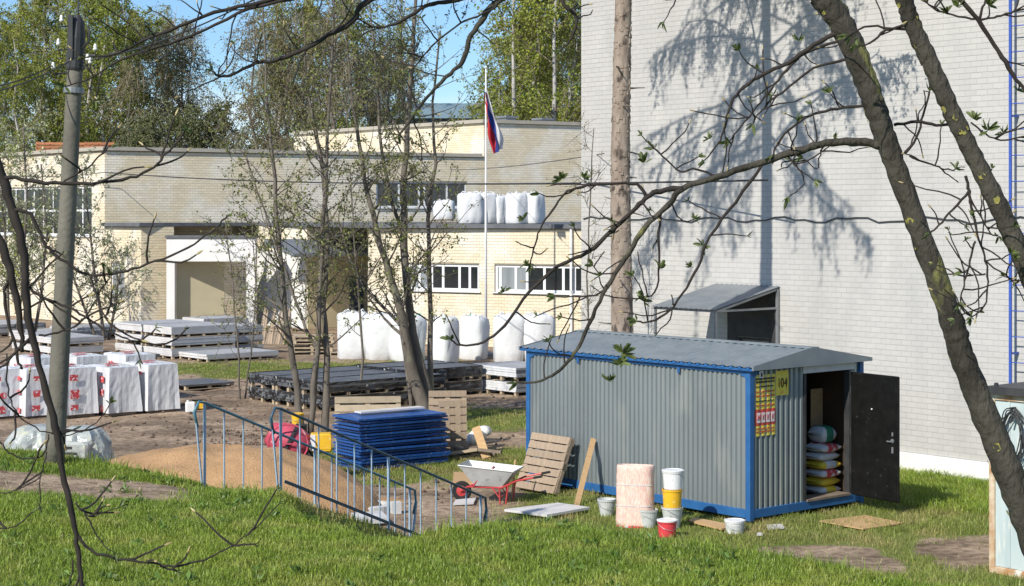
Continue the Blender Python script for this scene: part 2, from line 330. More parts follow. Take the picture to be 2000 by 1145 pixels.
def grassy(x, y):
    x = np.asarray(x, float); y = np.asarray(y, float)
    n = vnoise(x, y, 1.1, 3)*.6+vnoise(x, y, .35, 4)*.4
    ey = np.interp(x, EX, EY); d = y-ey
    g = np.ones_like(x)
    def cut(m, amt=1.): 
        nonlocal g
        g = g*(1-np.clip(m, 0, 1)*amt)
    band = lambda a, b, c, e, v: sstep(a, b, v)*(1-sstep(c, e, v))
    # trodden strip on the terrace
    cut(band(18.6, 19.1, 20.0, 20.5, y+.10*x+.55)*(1-sstep(-3.9, -3.2, x))*sstep(.25, .45, n+.15))
    yard = sstep(1.0, 3.2, d)
    # earth around the foot of the steps
    cut(yard*band(26.2, 27.6, 31.2, 33.0, y+(n-.5)*2.5)*band(-6.5, -5, -.4, .7, x+(n-.5)*1.5))
    # path on the right
    cut(yard*band(23.4, 24.0, 25.7, 26.5, y-.06*(x-4)+(n-.5)*1.3)*sstep(1.6, 3.3, x+(n-.5))*(1-.8*band(5.35, 5.6, 5.9, 6.2, x+(n-.5)*.6)))
    cut(yard*band(22.5, 23.5, 27, 28.2, y+(n-.5)*2)*sstep(.2, .6, x)*(1-sstep(2, 3, x)), .35)
    # the goods yard
    gy = sstep(35.2, 37.2, y+.12*x+(n-.5)*3)
    keep = np.maximum.reduce([band(39, 40.5, 43.5, 45, y+(n-.5)*2)*sstep(-2.2, -1, x)*.9,
                              band(51.5, 53.5, 57, 59, y+(n-.5)*4)*sstep(-12, -10, x)*(1-sstep(-2.5, -1, x))*.75,
                              sstep(2.2, 3.2, x)*(1-sstep(44, 46, y))])
    cut(gy*(1-keep))
    cut(yard*band(26, 27, 44, 48, y)*(1-sstep(-5.5, -4.2, x+(n-.5)*2)))
    return np.clip(g, 0, 1)
xs = np.unique(np.concatenate([[-900,-400,-200,-120,-80,-60,-50], np.arange(-40, -14, 1.0), np.arange(-14, 14, .2), np.arange(14, 40, 1.0), [40,50,60,80,120,200,400,900]]))
ys = np.unique(np.concatenate([[-300,-100,-40,-20,-10,-5], np.arange(0, 12, .6), np.arange(12, 40, .2), np.arange(40, 75, .5), np.arange(75, 140, 3), [140,180,250,400,700,1500]]))
XX, YY = np.meshgrid(xs, ys); ZZ = height(XX, YY); GG = grassy(XX, YY)
ny, nx = XX.shape
idx = np.arange(nx*ny).reshape(ny, nx)
Fq = np.stack([idx[:-1,:-1], idx[:-1,1:], idx[1:,1:], idx[1:,:-1]], -1).reshape(-1, 4)
gm = bpy.data.materials.new('ground'); gm.use_nodes = True
def ground_material(m):
    nt = m.node_tree; n = nt.nodes; l = nt.links; b = n['Principled BSDF']; b.inputs['Roughness'].default_value = .95; b.inputs['Specular IOR Level'].default_value = .2
    at = n.new('ShaderNodeAttribute'); at.attribute_name = 'grass'
    g = n.new('ShaderNodeNewGeometry')
    def noise(sc, c, p=(.35, .65), st=(1,1,1)):
        mpn = n.new('ShaderNodeMapping'); mpn.inputs['Scale'].default_value = st; l.new(g.outputs['Position'], mpn.inputs[0])
        z = n.new('ShaderNodeTexNoise'); z.inputs['Scale'].default_value = sc; z.inputs['Detail'].default_value = 8; l.new(mpn.outputs[0], z.inputs[0])
        r = n.new('ShaderNodeValToRGB'); l.new(z.outputs[0], r.inputs[0]); e = r.color_ramp.elements
        e[0].position, e[1].position = p; e[0].color = (*c[0], 1); e[1].color = (*c[1], 1); return r.outputs[0], z.outputs[0]
    d, dz = noise(.9, ((.29,.215,.15), (.42,.325,.235)))
    d2, _ = noise(6, ((.50,.48,.46), (1,1,1)), (.32, .58))
    d3, _ = noise(.45, ((.60,.58,.56), (1.08,1.06,1.04)), (.38, .58), (1, 2.2, 1))
    mu = n.new('ShaderNodeMix'); mu.data_type = 'RGBA'; mu.blend_type = 'MULTIPLY'; mu.inputs[0].default_value = 1; l.new(d, mu.inputs[6]); l.new(d2, mu.inputs[7])
    mu2 = n.new('ShaderNodeMix'); mu2.data_type = 'RGBA'; mu2.blend_type = 'MULTIPLY'; mu2.inputs[0].default_value = 1; l.new(mu.outputs[2], mu2.inputs[6]); l.new(d3, mu2.inputs[7]); mu = mu2
    gr, gz = noise(2.2, ((.11,.15,.03), (.18,.20,.055)))
    mxn = n.new('ShaderNodeMix'); mxn.data_type = 'RGBA'
    fz = n.new('ShaderNodeTexNoise'); fz.inputs['Scale'].default_value = 7; fz.inputs['Detail'].default_value = 6; l.new(g.outputs['Position'], fz.inputs[0])
    ad = n.new('ShaderNodeMath'); ad.operation = 'MULTIPLY_ADD'; ad.inputs[1].default_value = .9; ad.inputs[2].default_value = -.45; l.new(fz.outputs[0], ad.inputs[0])
    a2 = n.new('ShaderNodeMath'); a2.operation = 'ADD'; l.new(at.outputs['Fac'], a2.inputs[0]); l.new(ad.outputs[0], a2.inputs[1])
    rp = n.new('ShaderNodeValToRGB'); rp.color_ramp.elements[0].position = .3; rp.color_ramp.elements[1].position = .62; l.new(a2.outputs[0], rp.inputs[0])
    l.new(rp.outputs[0], mxn.inputs[0]); l.new(mu.outputs[2], mxn.inputs[6]); l.new(gr, mxn.inputs[7]); l.new(mxn.outputs[2], b.inputs['Base Color'])
    z = n.new('ShaderNodeTexNoise'); z.inputs['Scale'].default_value = 14; z.inputs['Detail'].default_value = 8; l.new(g.outputs['Position'], z.inputs[0])
    bp = n.new('ShaderNodeBump'); bp.inputs['Strength'].default_value = .7; bp.inputs['Distance'].default_value = .05; l.new(z.outputs[0], bp.inputs['Height']); l.new(bp.outputs[0], b.inputs['Normal'])
ground_material(gm)
me = npmesh('ground', np.stack([XX, YY, ZZ], -1).reshape(-1, 3), Fq, gm, smooth=True)
a = me.attributes.new('grass', 'FLOAT', 'POINT'); a.data.foreach_set('value', GG.ravel().astype(np.float32))
link(me, 'ground', kind='structure')

# steps
stp = MB(); NS = 11
for i in range(NS):
    t0 = i*ST_LEN/NS; t1 = (i+1)*ST_LEN/NS + .03; zt = 1.70 - (i+1)*1.62/NS
    a_ = ST0+STD*t0; b_ = ST0+STD*t1
    q = [a_-STN*.56, b_-STN*.56, b_+STN*.56, a_+STN*.56]
    stp.hexa([(*p, zt-.45) for p in q]+[(*p, zt) for p in q])
stairs = stp.build('stairs', M['step'], kind='structure')

# ------------------------------------------------------------------ brick walls
class Bricks:
    """Collects the mortar backing and every brick of a building's walls."""
    def __init__(s): s.V = []; s.info = []; s.back = MB()
    def wall(s, p0, d, length, z0, z1, openings=(), bl=.26, bh=.115, j=.007, jz=.012, seed=1, mi=0, thick=.0035, reveal=.14):
        d = Vector((d[0], d[1], 0)).normalized(); n = Vector((d.y, -d.x, 0)); p0 = Vector((p0[0], p0[1], 0))
        rng = np.random.default_rng(seed)
        ss = sorted(set([0, length]+[q for o in openings for q in (max(0,o[0]), min(length,o[1]))]))
        zs = sorted(set([z0, z1]+[q for o in openings for q in (max(z0,o[2]), min(z1,o[3]))]))
        at = lambda a, z, off=0: p0 + d*a + n*off + Vector((0,0,z))
        for a, b in zip(ss, ss[1:]):
            for c, e in zip(zs, zs[1:]):
                ms, mz = (a+b)/2, (c+e)/2
                if any(o[0] < ms < o[1] and o[2] < mz < o[3] for o in openings): continue
                s.back.quad(at(a,c), at(b,c), at(b,e), at(a,e))
        for o in openings:
            a, b, c, e = max(0,o[0]), min(length,o[1]), max(z0,o[2]), min(z1,o[3])
            for q in ((at(a,c),at(a,e),at(a,e,-reveal),at(a,c,-reveal)), (at(b,c),at(b,c,-reveal),at(b,e,-reveal),at(b,e)),
                      (at(a,c),at(a,c,-reveal),at(b,c,-reveal),at(b,c)), (at(a,e),at(b,e),at(b,e,-reveal),at(a,e,-reveal))):
                s.back.quad(*q)
        rows = int((z1-z0)/bh+.5)
        for r in range(rows):
            a0 = z0+r*bh+jz/2; a1 = min(z0+(r+1)*bh-jz/2, z1-.003)
            if a1-a0 < .02: continue
            off = -(r % 2)*bl/2
            ivs = [(0, length)]
            for o in openings:
                if o[2] < a1-.01 and o[3] > a0+.01:
                    nv = []
                    for (x, y) in ivs:
                        if o[1] <= x or o[0] >= y: nv.append((x, y))
                        else:
                            if o[0] > x: nv.append((x, o[0]))
                            if o[1] < y: nv.append((o[1], y))
                    ivs = nv
            k = np.arange(int(length/bl)+3)
            b0 = off+k*bl+j/2; b1 = off+(k+1)*bl-j/2
            for (x, y) in ivs:
                c0 = np.maximum(b0, x+.002); c1 = np.minimum(b1, y-.002); ok = (c1-c0) > .03
                for u0, u1, t in zip(c0[ok], c1[ok], rng.uniform(.8, 1.2, ok.sum())):
                    s.info.append((p0.x+d.x*u0, p0.y+d.y*u0, a0, d.x, d.y, u1-u0, a1-a0, thick*t))
    def finish(s, parent, mat_brick, mat_mortar, n_single=300, org=(0,0,0), frame=(1140,1985)):
        A = np.array(s.info)
        full = (A[:,5] > .24) & (A[:,6] > .09)
        wx, wy, wz = A[:,0]+org[0], A[:,1]+org[1], A[:,2]+org[2]
        uu = 1000+F*wx/wy; vv = 420-F*(wz-CH)/wy; face = (A[:,4]*-wx + -A[:,3]*-wy) > 0
        ok = full & face & (uu > frame[0]) & (uu < frame[1]) & (vv > 10) & (vv < 860)
        dist = np.hypot(wx, wy) + np.where(ok, 0, 1e4)
        order = np.argsort(dist); single = order[:n_single]; rest = order[n_single:]
        s.back.build('wall', mat_mortar, parent)
        B = A[rest]; N = len(B)
        d = np.stack([B[:,3], B[:,4], np.zeros(N)], 1); nn = np.stack([B[:,4], -B[:,3], np.zeros(N)], 1)
        o = B[:,:3]; w = B[:,5:6]; h = B[:,6:7]; t = B[:,7:8]; up = np.array([[0,0,1.]])
        e = .0015
        vs = [o, o+d*w, o+d*w+up*h, o+up*h]
        ft = [o+nn*t+d*e+up*e, o+d*(w-e)+nn*t+up*e, o+d*(w-e)+up*(h-e)+nn*t, o+up*(h-e)+d*e+nn*t]
        V = np.stack(vs+ft, 1).reshape(-1, 3)
        base = (np.arange(N)*8)[:,None,None]
        Fb = np.array([[4,5,6,7],[0,1,5,4],[1,2,6,5],[2,3,7,6],[3,0,4,7]])[None]
        me = npmesh('brickwork', V, (base+Fb).reshape(-1, 4), mat_brick)
        link(me, 'brickwork', parent, kind='stuff')
        m = MB(); w, h, t = .26-.007, .115-.012, .0035
        m.v = [(0,0,0),(w,0,0),(w,0,h),(0,0,h),(e,-t,e),(w-e,-t,e),(w-e,-t,h-e),(e,-t,h-e)]
        m.f = [(4,5,6,7),(0,1,5,4),(1,2,6,5),(2,3,7,6),(3,0,4,7)]; m.m = [0]*5
        bm_ = bpy.data.meshes.new('brick'); bm_.from_pydata(m.v, [], m.f); bm_.materials.append(mat_brick)
        for i in single:
            q = A[i]; b = link(bm_, 'brick', parent, loc=(q[0], q[1], q[2]), rz=math.atan2(q[4], q[3]))
            b.scale = (1, q[7]/.0035, 1)

def window(parent, p0, d, s0, s1, z0, z1, mull=(), trans=(), fw=.06, inset=.09, pale=(), sill=True):
    d = Vector((d[0], d[1], 0)).normalized(); n = Vector((d.y, -d.x, 0)); p0 = Vector((p0[0], p0[1], 0))
    rz = math.atan2(d.y, d.x)
    loc = p0+d*s0+Vector((0,0,z0)); W = s1-s0; H = z1-z0
    m = MB(); y0, y1 = inset-.03, inset+.03
    m.box(0, W, y0, y1, 0, fw); m.box(0, W, y0, y1, H-fw, H)
    xs_ = [fw/2]+[a-s0 for a in mull]+[W-fw/2]
    for x in xs_: m.box(x-fw/2, x+fw/2, y0+.002, y1-.002, fw, H-fw)
    zs_ = [0]+[t-z0 for t in trans]+[H]
    for t in trans: 
        for a, b in zip(xs_, xs_[1:]): m.box(a+fw/2, b-fw/2, y0+.004, y1-.004, t-z0-fw/2, t-z0+fw/2)
    if sill: m.box(-.08, W+.08, -.10, inset-.035, -.045, -.005)
    w = m.build('window', M['window_white'], parent, loc, rz)
    i = 0
    for a, b in zip(xs_, xs_[1:]):
        for c, e in zip(zs_, zs_[1:]):
            q = MB(); q.box(a+fw/2, b-fw/2, inset-.008, inset+.008, max(c, 0)+(fw if c == 0 else fw/2), e-(fw if e == H else fw/2))
            q.build('pane', M['glass_pale'] if i in pale else M['glass'], w); i += 1
    return w

# ------------------------------------------------------------------ grey building
GW0 = Vector((8.04, 36.0, 0))                        # a point on the long grey wall
gl = GW0 + L*(7.42*1.313)                            # its left end
grey = thing('grey_building', 'tall windowless grey painted brick building on the right with tree shadows across it', 'building', (gl.x, gl.y, -.4))
LEN = 9.75+7.5
brk = Bricks()
o0 = Vector((0,0,0))
door_s = (gl - (GW0+L*3.28)).length
def grey_s(u):                                       # position along the wall seen at image column u
    k = (u-1000)/F; t = (GW0.x-k*GW0.y)/(k+.851); q = GW0+Vector((-.851*t, t, 0)); return (q-gl).length
ds0, ds1 = grey_s(1440), grey_s(1504)
brk.wall(o0, -L, LEN, .42, 13, openings=[(ds0, ds1, .0, 2.55)], mi=0, seed=3)
brk.wall(o0+S*9, -S, 9, .42, 13, seed=4)
brk.finish(grey, M['brick_grey'], M['mortar_grey'], 300, org=(gl.x, gl.y, -.4))
pl = MB(); pl.mi = 0
rz_w = math.atan2(-L.y, -L.x)
pl.box(-.03, ds0-.08, -.045, .3, -.35, .415); pl.box(ds1+.08, LEN, -.045, .3, -.35, .415)
pl.build('plinth', M['plinth'], grey, (0,0,0), rz_w)
cp = MB(); cp.box(-.1, LEN+.05, -.09, 9, 13.0, 13.18); cp.build('roof', M['roof_felt'], grey, (0,0,0), rz_w)
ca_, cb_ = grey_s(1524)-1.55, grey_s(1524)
dr = MB(); dr.box(ds0+.06, ds1-.06, .10, .15, .0, 2.49); dr_o = dr.build('door', M['steel'], grey, (0,0,0), rz_w)
fr = MB()
for a, b in ((ds0, ds0+.06), (ds1-.06, ds1)): fr.box(a, b, .02, .16, -.05, 2.55)
fr.box(ds0+.06, ds1-.06, .02, .16, 2.49, 2.55); fr.build('door_frame', M['steel_dark'], grey, (0,0,0), rz_w)
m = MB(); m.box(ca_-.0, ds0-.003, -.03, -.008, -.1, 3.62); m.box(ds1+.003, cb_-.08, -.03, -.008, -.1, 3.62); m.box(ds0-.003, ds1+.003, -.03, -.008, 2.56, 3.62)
m.build('canopy_shade_panel', M['steel_dark'], grey, (0,0,0), rz_w)  # dark panels that paint the shade under the canopy onto the wall
# lean-to canopy over the door
ca = grey_s(1524)-1.95; cb = grey_s(1524)
cm = MB(); n = 26
for i in range(n):
    a = ca+(cb-ca)*i/n; b = ca+(cb-ca)*(i+1)/n; za = .018 if i % 2 else 0; zb = .018 if (i+1) % 2 else 0
    cm.quad((a,-.02,3.72+za),(b,-.02,3.72+zb),(b,-2.12,3.27+zb),(a,-2.12,3.27+za))
    cm.quad((a,-.02,3.712+za),(a,-2.12,3.262+za),(b,-2.12,3.262+zb),(b,-.02,3.712+zb))
cno = cm.build('canopy', M['grey_tin'], grey, (0,0,0), rz_w)
cf = MB()
for x in (ca+.08, cb-.06): cf.beam((x,-2.02,-.1),(x,-2.02,3.27),.05,.05)
cf.beam((cb-.03,-.06,-.1),(cb-.03,-.06,3.66),.06,.06)
cf.beam((ca+.05,-2.02,3.24),(cb-.05,-2.02,3.24),.05,.05); cf.beam((cb-.05,-.05,3.24),(cb-.05,-2.0,3.24),.045,.045); cf.beam((ca+.05,-.05,3.24),(ca+.05,-2.0,3.24),.045,.045)
cf.beam((cb-.05,-.05,3.66),(cb-.05,-2.02,3.235),.05,.05)
cf.build('canopy_frame', M['steel'], grey, (0,0,0), rz_w)
# service cable along the wall
cbl = MB(); pts = []
for i in range(60):
    x = .1+i*(LEN-.5)/59; pts.append((x, -.03, 4.85+.35 + .05*math.sin(i*.9)+.03*math.sin(i*2.3)))
cbl.tube(pts, .014, 5); cbl.build('cable', M['steel_dark'], grey, (0,0,0), rz_w)
# blue fire ladder
ls = grey_s(1989)
ld = MB()
for x in (ls, ls+.62): ld.box(x-.025, x+.025, -.29, -.25, 1.75, 12.9)
lo = ld.build('ladder', M['ladder_blue'], grey, (0,0,0), rz_w)
for i in range(22):
    r_ = MB(); r_.tube([(ls+.025,-.27,1.95+i*.5),(ls+.595,-.27,1.95+i*.5)], .011, 6); r_.build('rung', M['ladder_blue'], lo)
for i in range(5):
    r_ = MB()
    for x in (ls, ls+.62): r_ = MB(); r_.box(x-.02, x+.02, -.25, -.005, 2.6+i*2.3, 2.64+i*2.3); r_.build('bracket', M['ladder_blue'], lo)

# ------------------------------------------------------------------ cream building
cream = thing('cream_building', 'low cream brick building with flat roofs and white framed windows behind the yard', 'building', (0,0,0))
C0 = Vector((-17.99,77,0)); Q = C0 - L*3.3; K = Q + S*4.08; WH0 = Q+S*4.75+S*1.0
WH0 = Vector((-11.49,78.2,0)); WH1 = Vector((-8.83,75.1,0)); RE = WH1 + S*3.2
W0 = Vector((-5.51,67,0)); W1 = Vector((3.4,62.55,0)); wd = (W1-W0).normalized(); wlen = (W1-W0).length
cbk = Bricks(); SD = Vector((math.cos(R(29)), math.sin(R(29)), 0))
def wall_s(p0, d, u):
    k = (u-1000)/F; d = Vector((d[0],d[1],0)).normalized(); return (k*p0.y-p0.x)/(d.x-k*d.y)
# upper left wall, lit side
far = C0 + L*22
lw0, lw1 = 22-11.8, 22-1.25
cbk.wall(far, -L, 22, 0, 7.75, openings=[(lw0, lw1, 3.95, 6.2)], seed=11)
mul = [lw1-1.0*i for i in range(1, 11)]
window(cream, far, -L, lw0, lw1, 3.95, 6.2, mull=sorted(mul), trans=[5.1], fw=.09)
# long shaded wall of the upper storey
uw0, uw1 = wall_s(C0, SD, 735), wall_s(C0, SD, 912); SDL = wall_s(C0, SD, 945)
cbk.wall(C0, SD, SDL, 0, 7.75, openings=[(uw0, uw1, 5.25, 6.5)], seed=12)
window(cream, C0, SD, uw0, uw1, 5.25, 6.5, mull=[uw0+(uw1-uw0)*q for q in (.25,.47,.53,.78)], trans=[], fw=.09)
T0 = C0+SD*SDL
cbk.wall(T0, SD, 12, 0, 9.45, seed=13)
TF = T0+L*17
cbk.wall(TF, -L, 17, 6, 9.45, seed=14, openings=[(.6, 3.4, 8.1, 8.5)])
# lower left front
cbk.wall(C0, -L, 3.3, 0, 4.4, openings=[(3.3-2.75, 3.3-1.5, 1.2, 2.8)], seed=15)
window(cream, C0, -L, .55, 1.8, 1.2, 2.8, mull=[1.17], pale=(0, 1))
cbk.wall(Q, SD, 1.45, 0, 4.4, seed=16)
# entrance: khaki side wall, brick return, window
KB = K+L*4.6
kb_ = Vector((-.1654*75.75, 75.75, 0)); kd_ = Vector((-.150*76.6, 76.6, 0))-kb_; kl_ = kd_.length; cbk.wall(kb_-Vector((0,.09,0)), kd_, kl_, 0, 4.0, seed=17)
window(cream, kb_-Vector((0,.2,0)), kd_, kl_*.72, kl_*.98, 1.7, 3.1, sill=False)
# main lit wall with two window bands
s1a, s1b = wall_s(W0, wd, 795), wall_s(W0, wd, 936); s2a, s2b = wall_s(W0, wd, 966), wall_s(W0, wd, 1160)
zt, zb = 3.06, 2.05
cbk.wall(W0, wd, wlen, 0, 4.4, openings=[(s1a, s1b, zb, zt), (s2a, s2b, zb, zt)], seed=18)
ws = lambda u: wall_s(W0, wd, u)
window(cream, W0, wd, s1a, s1b, zb, zt, mull=[ws(q) for q in (818,842,864,896,916)], pale=(0,1), fw=.10)
window(cream, W0, wd, s2a, s2b, zb, zt, mull=[ws(q) for q in (976,1006,1028,1062,1099,1121)], pale=(0,1,2), fw=.10)
cbk.wall(WH0, WH1-WH0, (WH1-WH0).length, 3.35, 4.4, seed=19)
cbk.wall(WH1, S, 3.2, 3.9, 4.4, seed=20)
side = W0-RE
cbk.wall(RE, side, side.length, 0, 4.4, seed=21)
cbk.finish(cream, M['brick_cream_pale'], M['mortar_cream'], 300, frame=(760,1130))
def slabw(name, mt, p0, d, length, z0, z1, t=.08, off=0, parent=cream):
    d = Vector((d[0],d[1],0)).normalized(); m = MB(); m.box(0, length, -off-t, -off, z0, z1)
    return m.build(name, mt, parent, (p0.x, p0.y, 0), math.atan2(d.y, d.x))
ka = Vector((-.1945*74.75, 74.75, 0)); kb = Vector((-.1654*75.75, 75.75, 0)); slabw('side_wall', M['khaki'], ka, kb-ka, (kb-ka).length, 0, 4.0)

slabw('white_wall', M['white_paint'], WH0, WH1-WH0, (WH1-WH0).length, 0, 3.35, t=.12)
rw = RE
slabw('recess_wall', M['khaki'], WH1, S, 3.2, 0, 3.9, t=.05)
dq = wall_s(WH1, S, 681); dr = slabw('door', mat('navy_door', (.03,.05,.08), (.04,.07,.10), rough=.4), WH1, S, wall_s(WH1, S, 707)-dq, 0, 2.2, t=.06, off=.055)
dr.location = (WH1+S*dq).to_tuple()
# white portico: two columns and a beam standing forward of the brickwork
pd = Vector((.998,-.06,0)); pa = math.atan2(pd.y, pd.x); pq = Vector((-.1984*74.3,74.3,0))
pu = lambda u: wall_s(pq, pd, u)
m = MB(); a, b = pu(325), pu(499)
m.box(a, b, 0, .35, 2.92, 3.92); m.build('beam', M['white_paint'], cream, pq, pa)
for (x0, x1) in ((pu(325), pu(341)), (pu(481), pu(499))):
    m = MB(); m.box(x0, x1, .003, .347, 0, 2.92); m.build('column', M['white_paint'], cream, pq, pa)
m = MB(); m.box(a-.05, b+.05, -.08, .9, 3.925, 4.02); m.build('portico_roof', M['roof_felt'], cream, pq, pa)
# grey sloping canopy over the khaki recess
cq = WH1-L*2.2
m = MB(); e0, e1 = wall_s(cq, S, 575), wall_s(cq, S, 775)
m.hexa([(e0,0,3.15),(e1,0,3.15),(e1,2.3,3.62),(e0,2.3,3.62),(e0,0,3.30),(e1,0,3.30),(e1,2.3,3.87),(e0,2.3,3.87)])
m.build('entrance_canopy', M['grey_tin'], cream, cq, GA)
# flat roofs with dark edges
def roof_poly(pts, z0, z1, name='roof', mt=None):
    m = MB(); n = len(pts)
    m.poly([(p.x, p.y, z1) for p in pts]); m.poly([(p.x, p.y, z0) for p in reversed(pts)])
    for i in range(n):
        p, q = pts[i], pts[(i+1) % n]; m.quad((p.x,p.y,z0),(q.x,q.y,z0),(q.x,q.y,z1),(p.x,p.y,z1))
    return m.build(name, mt or M['roof_felt'], cream)
roof_poly([C0-S*.2-L*.0, Q-S*.2-L*.2, WH0-L*.25, WH1-L*.25-S*.2, W0+Vector((-.2,-.25,0)), W1+Vector((.25,-.25,0)), W1+Vector((4,22,0)), T0+SD*8, C0+SD*.5+L*.3], 4.405, 4.56)
coping = mat('coping_tin', (.42,.38,.31), (.36,.33,.27), scale=2)
roof_poly([C0-S*.15-L*.1, C0+SD*(SDL-.16)-L*.1, C0+SD*(SDL-.16)+L*16.8, far+SD*(SDL-.16)+L*.1, far-S*.15], 7.755, 7.92, mt=coping)
roof_poly([T0-S*.15-L*.1, T0+SD*12.2-L*.1, T0+SD*12.2+L*17.2, TF-S*.15+L*.1], 9.455, 9.63, mt=coping)
for (uu, Y, zz) in ((800, 95, 7.9), (990, 95, 9.63), (1060, 97, 9.63)):
    m = MB(); p = P(uu, 300, Y); m.box(-.35,.35,-.35,.35,0,.55); m.box(-.45,.45,-.45,.45,.55,.65); m.build('roof_vent', M['steel'], cream, (p.x, p.y, zz), GA)
# fire escape cable and drain pipe
m = MB(); m.tube([W0+wd*(ws(1118))+Vector((-.05,-.1,z)) for z in (0,2,4.38)], .05, 6); m.build('drainpipe', M['window_white'], cream)

# far blue grey building seen between the trees
fb = thing('distant_building', 'distant blue grey building with a low pitched roof seen through the trees', 'building', P(770, 420, 150) - Vector((0,0,CH)), 0)
m = MB(); m.box(0, 8.3, 0, 14, 0, 13.2); m.build('wall', M['far_wall'], fb)
m = MB(); m.hexa([(-.5,-.5,13.2),(8.8,-.5,13.2),(8.8,14.5,13.2),(-.5,14.5,13.2),(-.5,6,14.9),(8.8,6,14.9),(8.8,8,14.9),(-.5,8,14.9)]); m.build('roof', M['far_roof'], fb)
for i in range(4):
    m = MB(); m.box(.7+i*2, 1.9+i*2, -.05, .02, 10.6, 12.2); m.build('window', M['glass'], fb)
# ------------------------------------------------------------------ storage container
CO = Vector((3.785, 27.7, 0)); CW, CL, CHH = 2.87, 5.45, 2.5
box = thing('storage_container', 'galvanised corrugated storage cabin with blue frame and open black door', 'container', CO, GA)
def corr(x0, x1, z0, z1, pitch, depth, flip=1, axis='x', off=0):
    """a trapezoid-ribbed sheet running along x (or y), ribs vertical, proud towards -y (or -x)"""
    m = MB(); prof = []
    x = x0; k = 0
    while x < x1-1e-6:
        for (dx, h) in ((0,0),(.30,0),(.42,1),(.80,1),(.92,0)):
            q = x+dx*pitch
            if q < x1: prof.append((q, h*depth))
        x += pitch
    prof.append((x1, 0))
    for (a, ha), (b, hb) in zip(prof, prof[1:]):
        if axis == 'x': m.quad((a,off-ha,z0),(b,off-hb,z0),(b,off-hb,z1),(a,off-ha,z1))
        else: m.quad((off-hb,b,z0),(off-ha,a,z0),(off-ha,a,z1),(off-hb,b,z1))
    return m
B0, B1 = .06, .20                                      # bottom rail
corr(.08, CL-.08, B1-.02, 2.36, .106, .030, axis='y', off=.055).build('side_panel', M['galv'], box)
corr(.08, CL-.08, B1-.02, 2.36, .106, .022, axis='y', off=CW-.03).build('side_panel', M['galv'], box)
corr(.08, 1.33, B1-.02, 2.40, .125, .042, off=.062).build('end_panel', M['galv'], box)
corr(.08, CW-.08, B1-.02, 2.40, .125, .026, off=CL-.02).build('end_panel', M['galv'], box)
fr = MB()
for (x, y) in ((0,0),(CW-.1,0),(0,CL-.1),(CW-.1,CL-.1)): fr.box(x, x+.10, y, y+.10, .02, 2.44)
fr.box(.003,.095,.1,CL-.1,B0,B1); fr.box(CW-.095,CW-.003,.1,CL-.1,B0,B1)
fr.box(.1,CW-.1,.003,.095,B0,B1); fr.box(.1,CW-.1,CL-.095,CL-.003,B0,B1)
fr.box(.003,.095,.1,CL-.1,2.36,2.44); fr.box(CW-.095,CW-.003,.1,CL-.1,2.36,2.44)
fr.box(.1,CW-.1,CL-.095,CL-.003,2.40,2.44)
for (y, sg) in ((.1,1),(CL-.1,-1)):                    # gussets in the corners
    fr.hexa([(.01,y,2.18),(.09,y,2.18),(.09,y,2.36),(.01,y,2.36),(.01,y+sg*.02,2.30),(.09,y+sg*.02,2.30),(.09,y+sg*.16,2.36),(.01,y+sg*.16,2.36)])
fr.hexa([(.1,.01,2.18),(.1,.09,2.18),(.1,.09,2.40),(.1,.01,2.40),(.12,.01,2.30),(.12,.09,2.30),(.26,.09,2.40),(.26,.01,2.40)])
for y in (1.55, 4.02): fr.box(-.006,.004,y,y+.06,2.28,2.47)
fr.build('frame', M['blue_paint'], box, bevel=.008)
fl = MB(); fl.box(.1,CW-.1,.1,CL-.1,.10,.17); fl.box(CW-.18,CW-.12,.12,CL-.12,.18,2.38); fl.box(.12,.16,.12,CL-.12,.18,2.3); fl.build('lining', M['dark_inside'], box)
# roof: two ribbed slopes, low ridge along the length, open ends closed by a gable
AP = 2.715; EV = 2.47; OX = .065
for nm in ('l', 'r'):
    m = MB(); n = 62
    for i in range(n):
        a = -.12+(CL+.24)*i/n; b = -.12+(CL+.24)*(i+1)/n
        ha = .022 if i % 2 else 0; hb = .022 if (i+1) % 2 else 0
        xe, xr = (-OX, CW/2) if nm == 'l' else (CW+OX, CW/2)
        q = [(xe,a,EV+ha),(xe,b,EV+hb),(xr,b,AP+hb),(xr,a,AP+ha)]
        m.quad(*(q[::-1] if nm == 'l' else q)); q2 = [(x,y,z-.006) for x,y,z in q]; m.quad(*(q2 if nm == 'l' else q2[::-1]))
    m.build('roof_sheet', M['galv_roof'], box)
m = MB()
for i in range(31):                                    # blue ends of the ribs along the eave
    a = -.10+(CL+.2)*(2*i+.5)/62; m.hexa([(-OX-.004,a,EV-.03),(-OX+.004,a,EV-.03),(-OX+.004,a+.085,EV-.03),(-OX-.004,a+.085,EV-.03),(-OX-.004,a+.02,EV+.012),(-OX+.004,a+.02,EV+.012),(-OX+.004,a+.065,EV+.012),(-OX-.004,a+.065,EV+.012)])
m.box(-OX+.005,-.004,-.1,CL+.1,EV-.05,EV-.012); m.build('eave_trim', M['blue_paint'], box)
m = MB(); m.beam((CW/2,-.13,AP+.012),(CW/2,CL+.13,AP+.012),.22,.02); m.build('ridge_cap', M['galv_roof'], box)
for y0 in (-.13, CL+.10):
    m = MB(); y1 = y0+.03
    m.hexa([(-OX,y0,2.43),(CW+OX,y0,2.43),(CW+OX,y1,2.43),(-OX,y1,2.43),(-OX,y0,EV+.02),(CW+OX,y0,EV+.02),(CW+OX,y1,EV+.02),(-OX,y1,EV+.02)])
    m.poly([(-OX,y0+.001,EV+.02),(CW+OX,y0+.001,EV+.02),(CW/2,y0+.001,AP+.02)]); m.poly([(-OX,y1-.001,EV+.02),(CW/2,y1-.001,AP+.02),(CW+OX,y1-.001,EV+.02)])
    m.build('gable', M['grey_tin'], box)
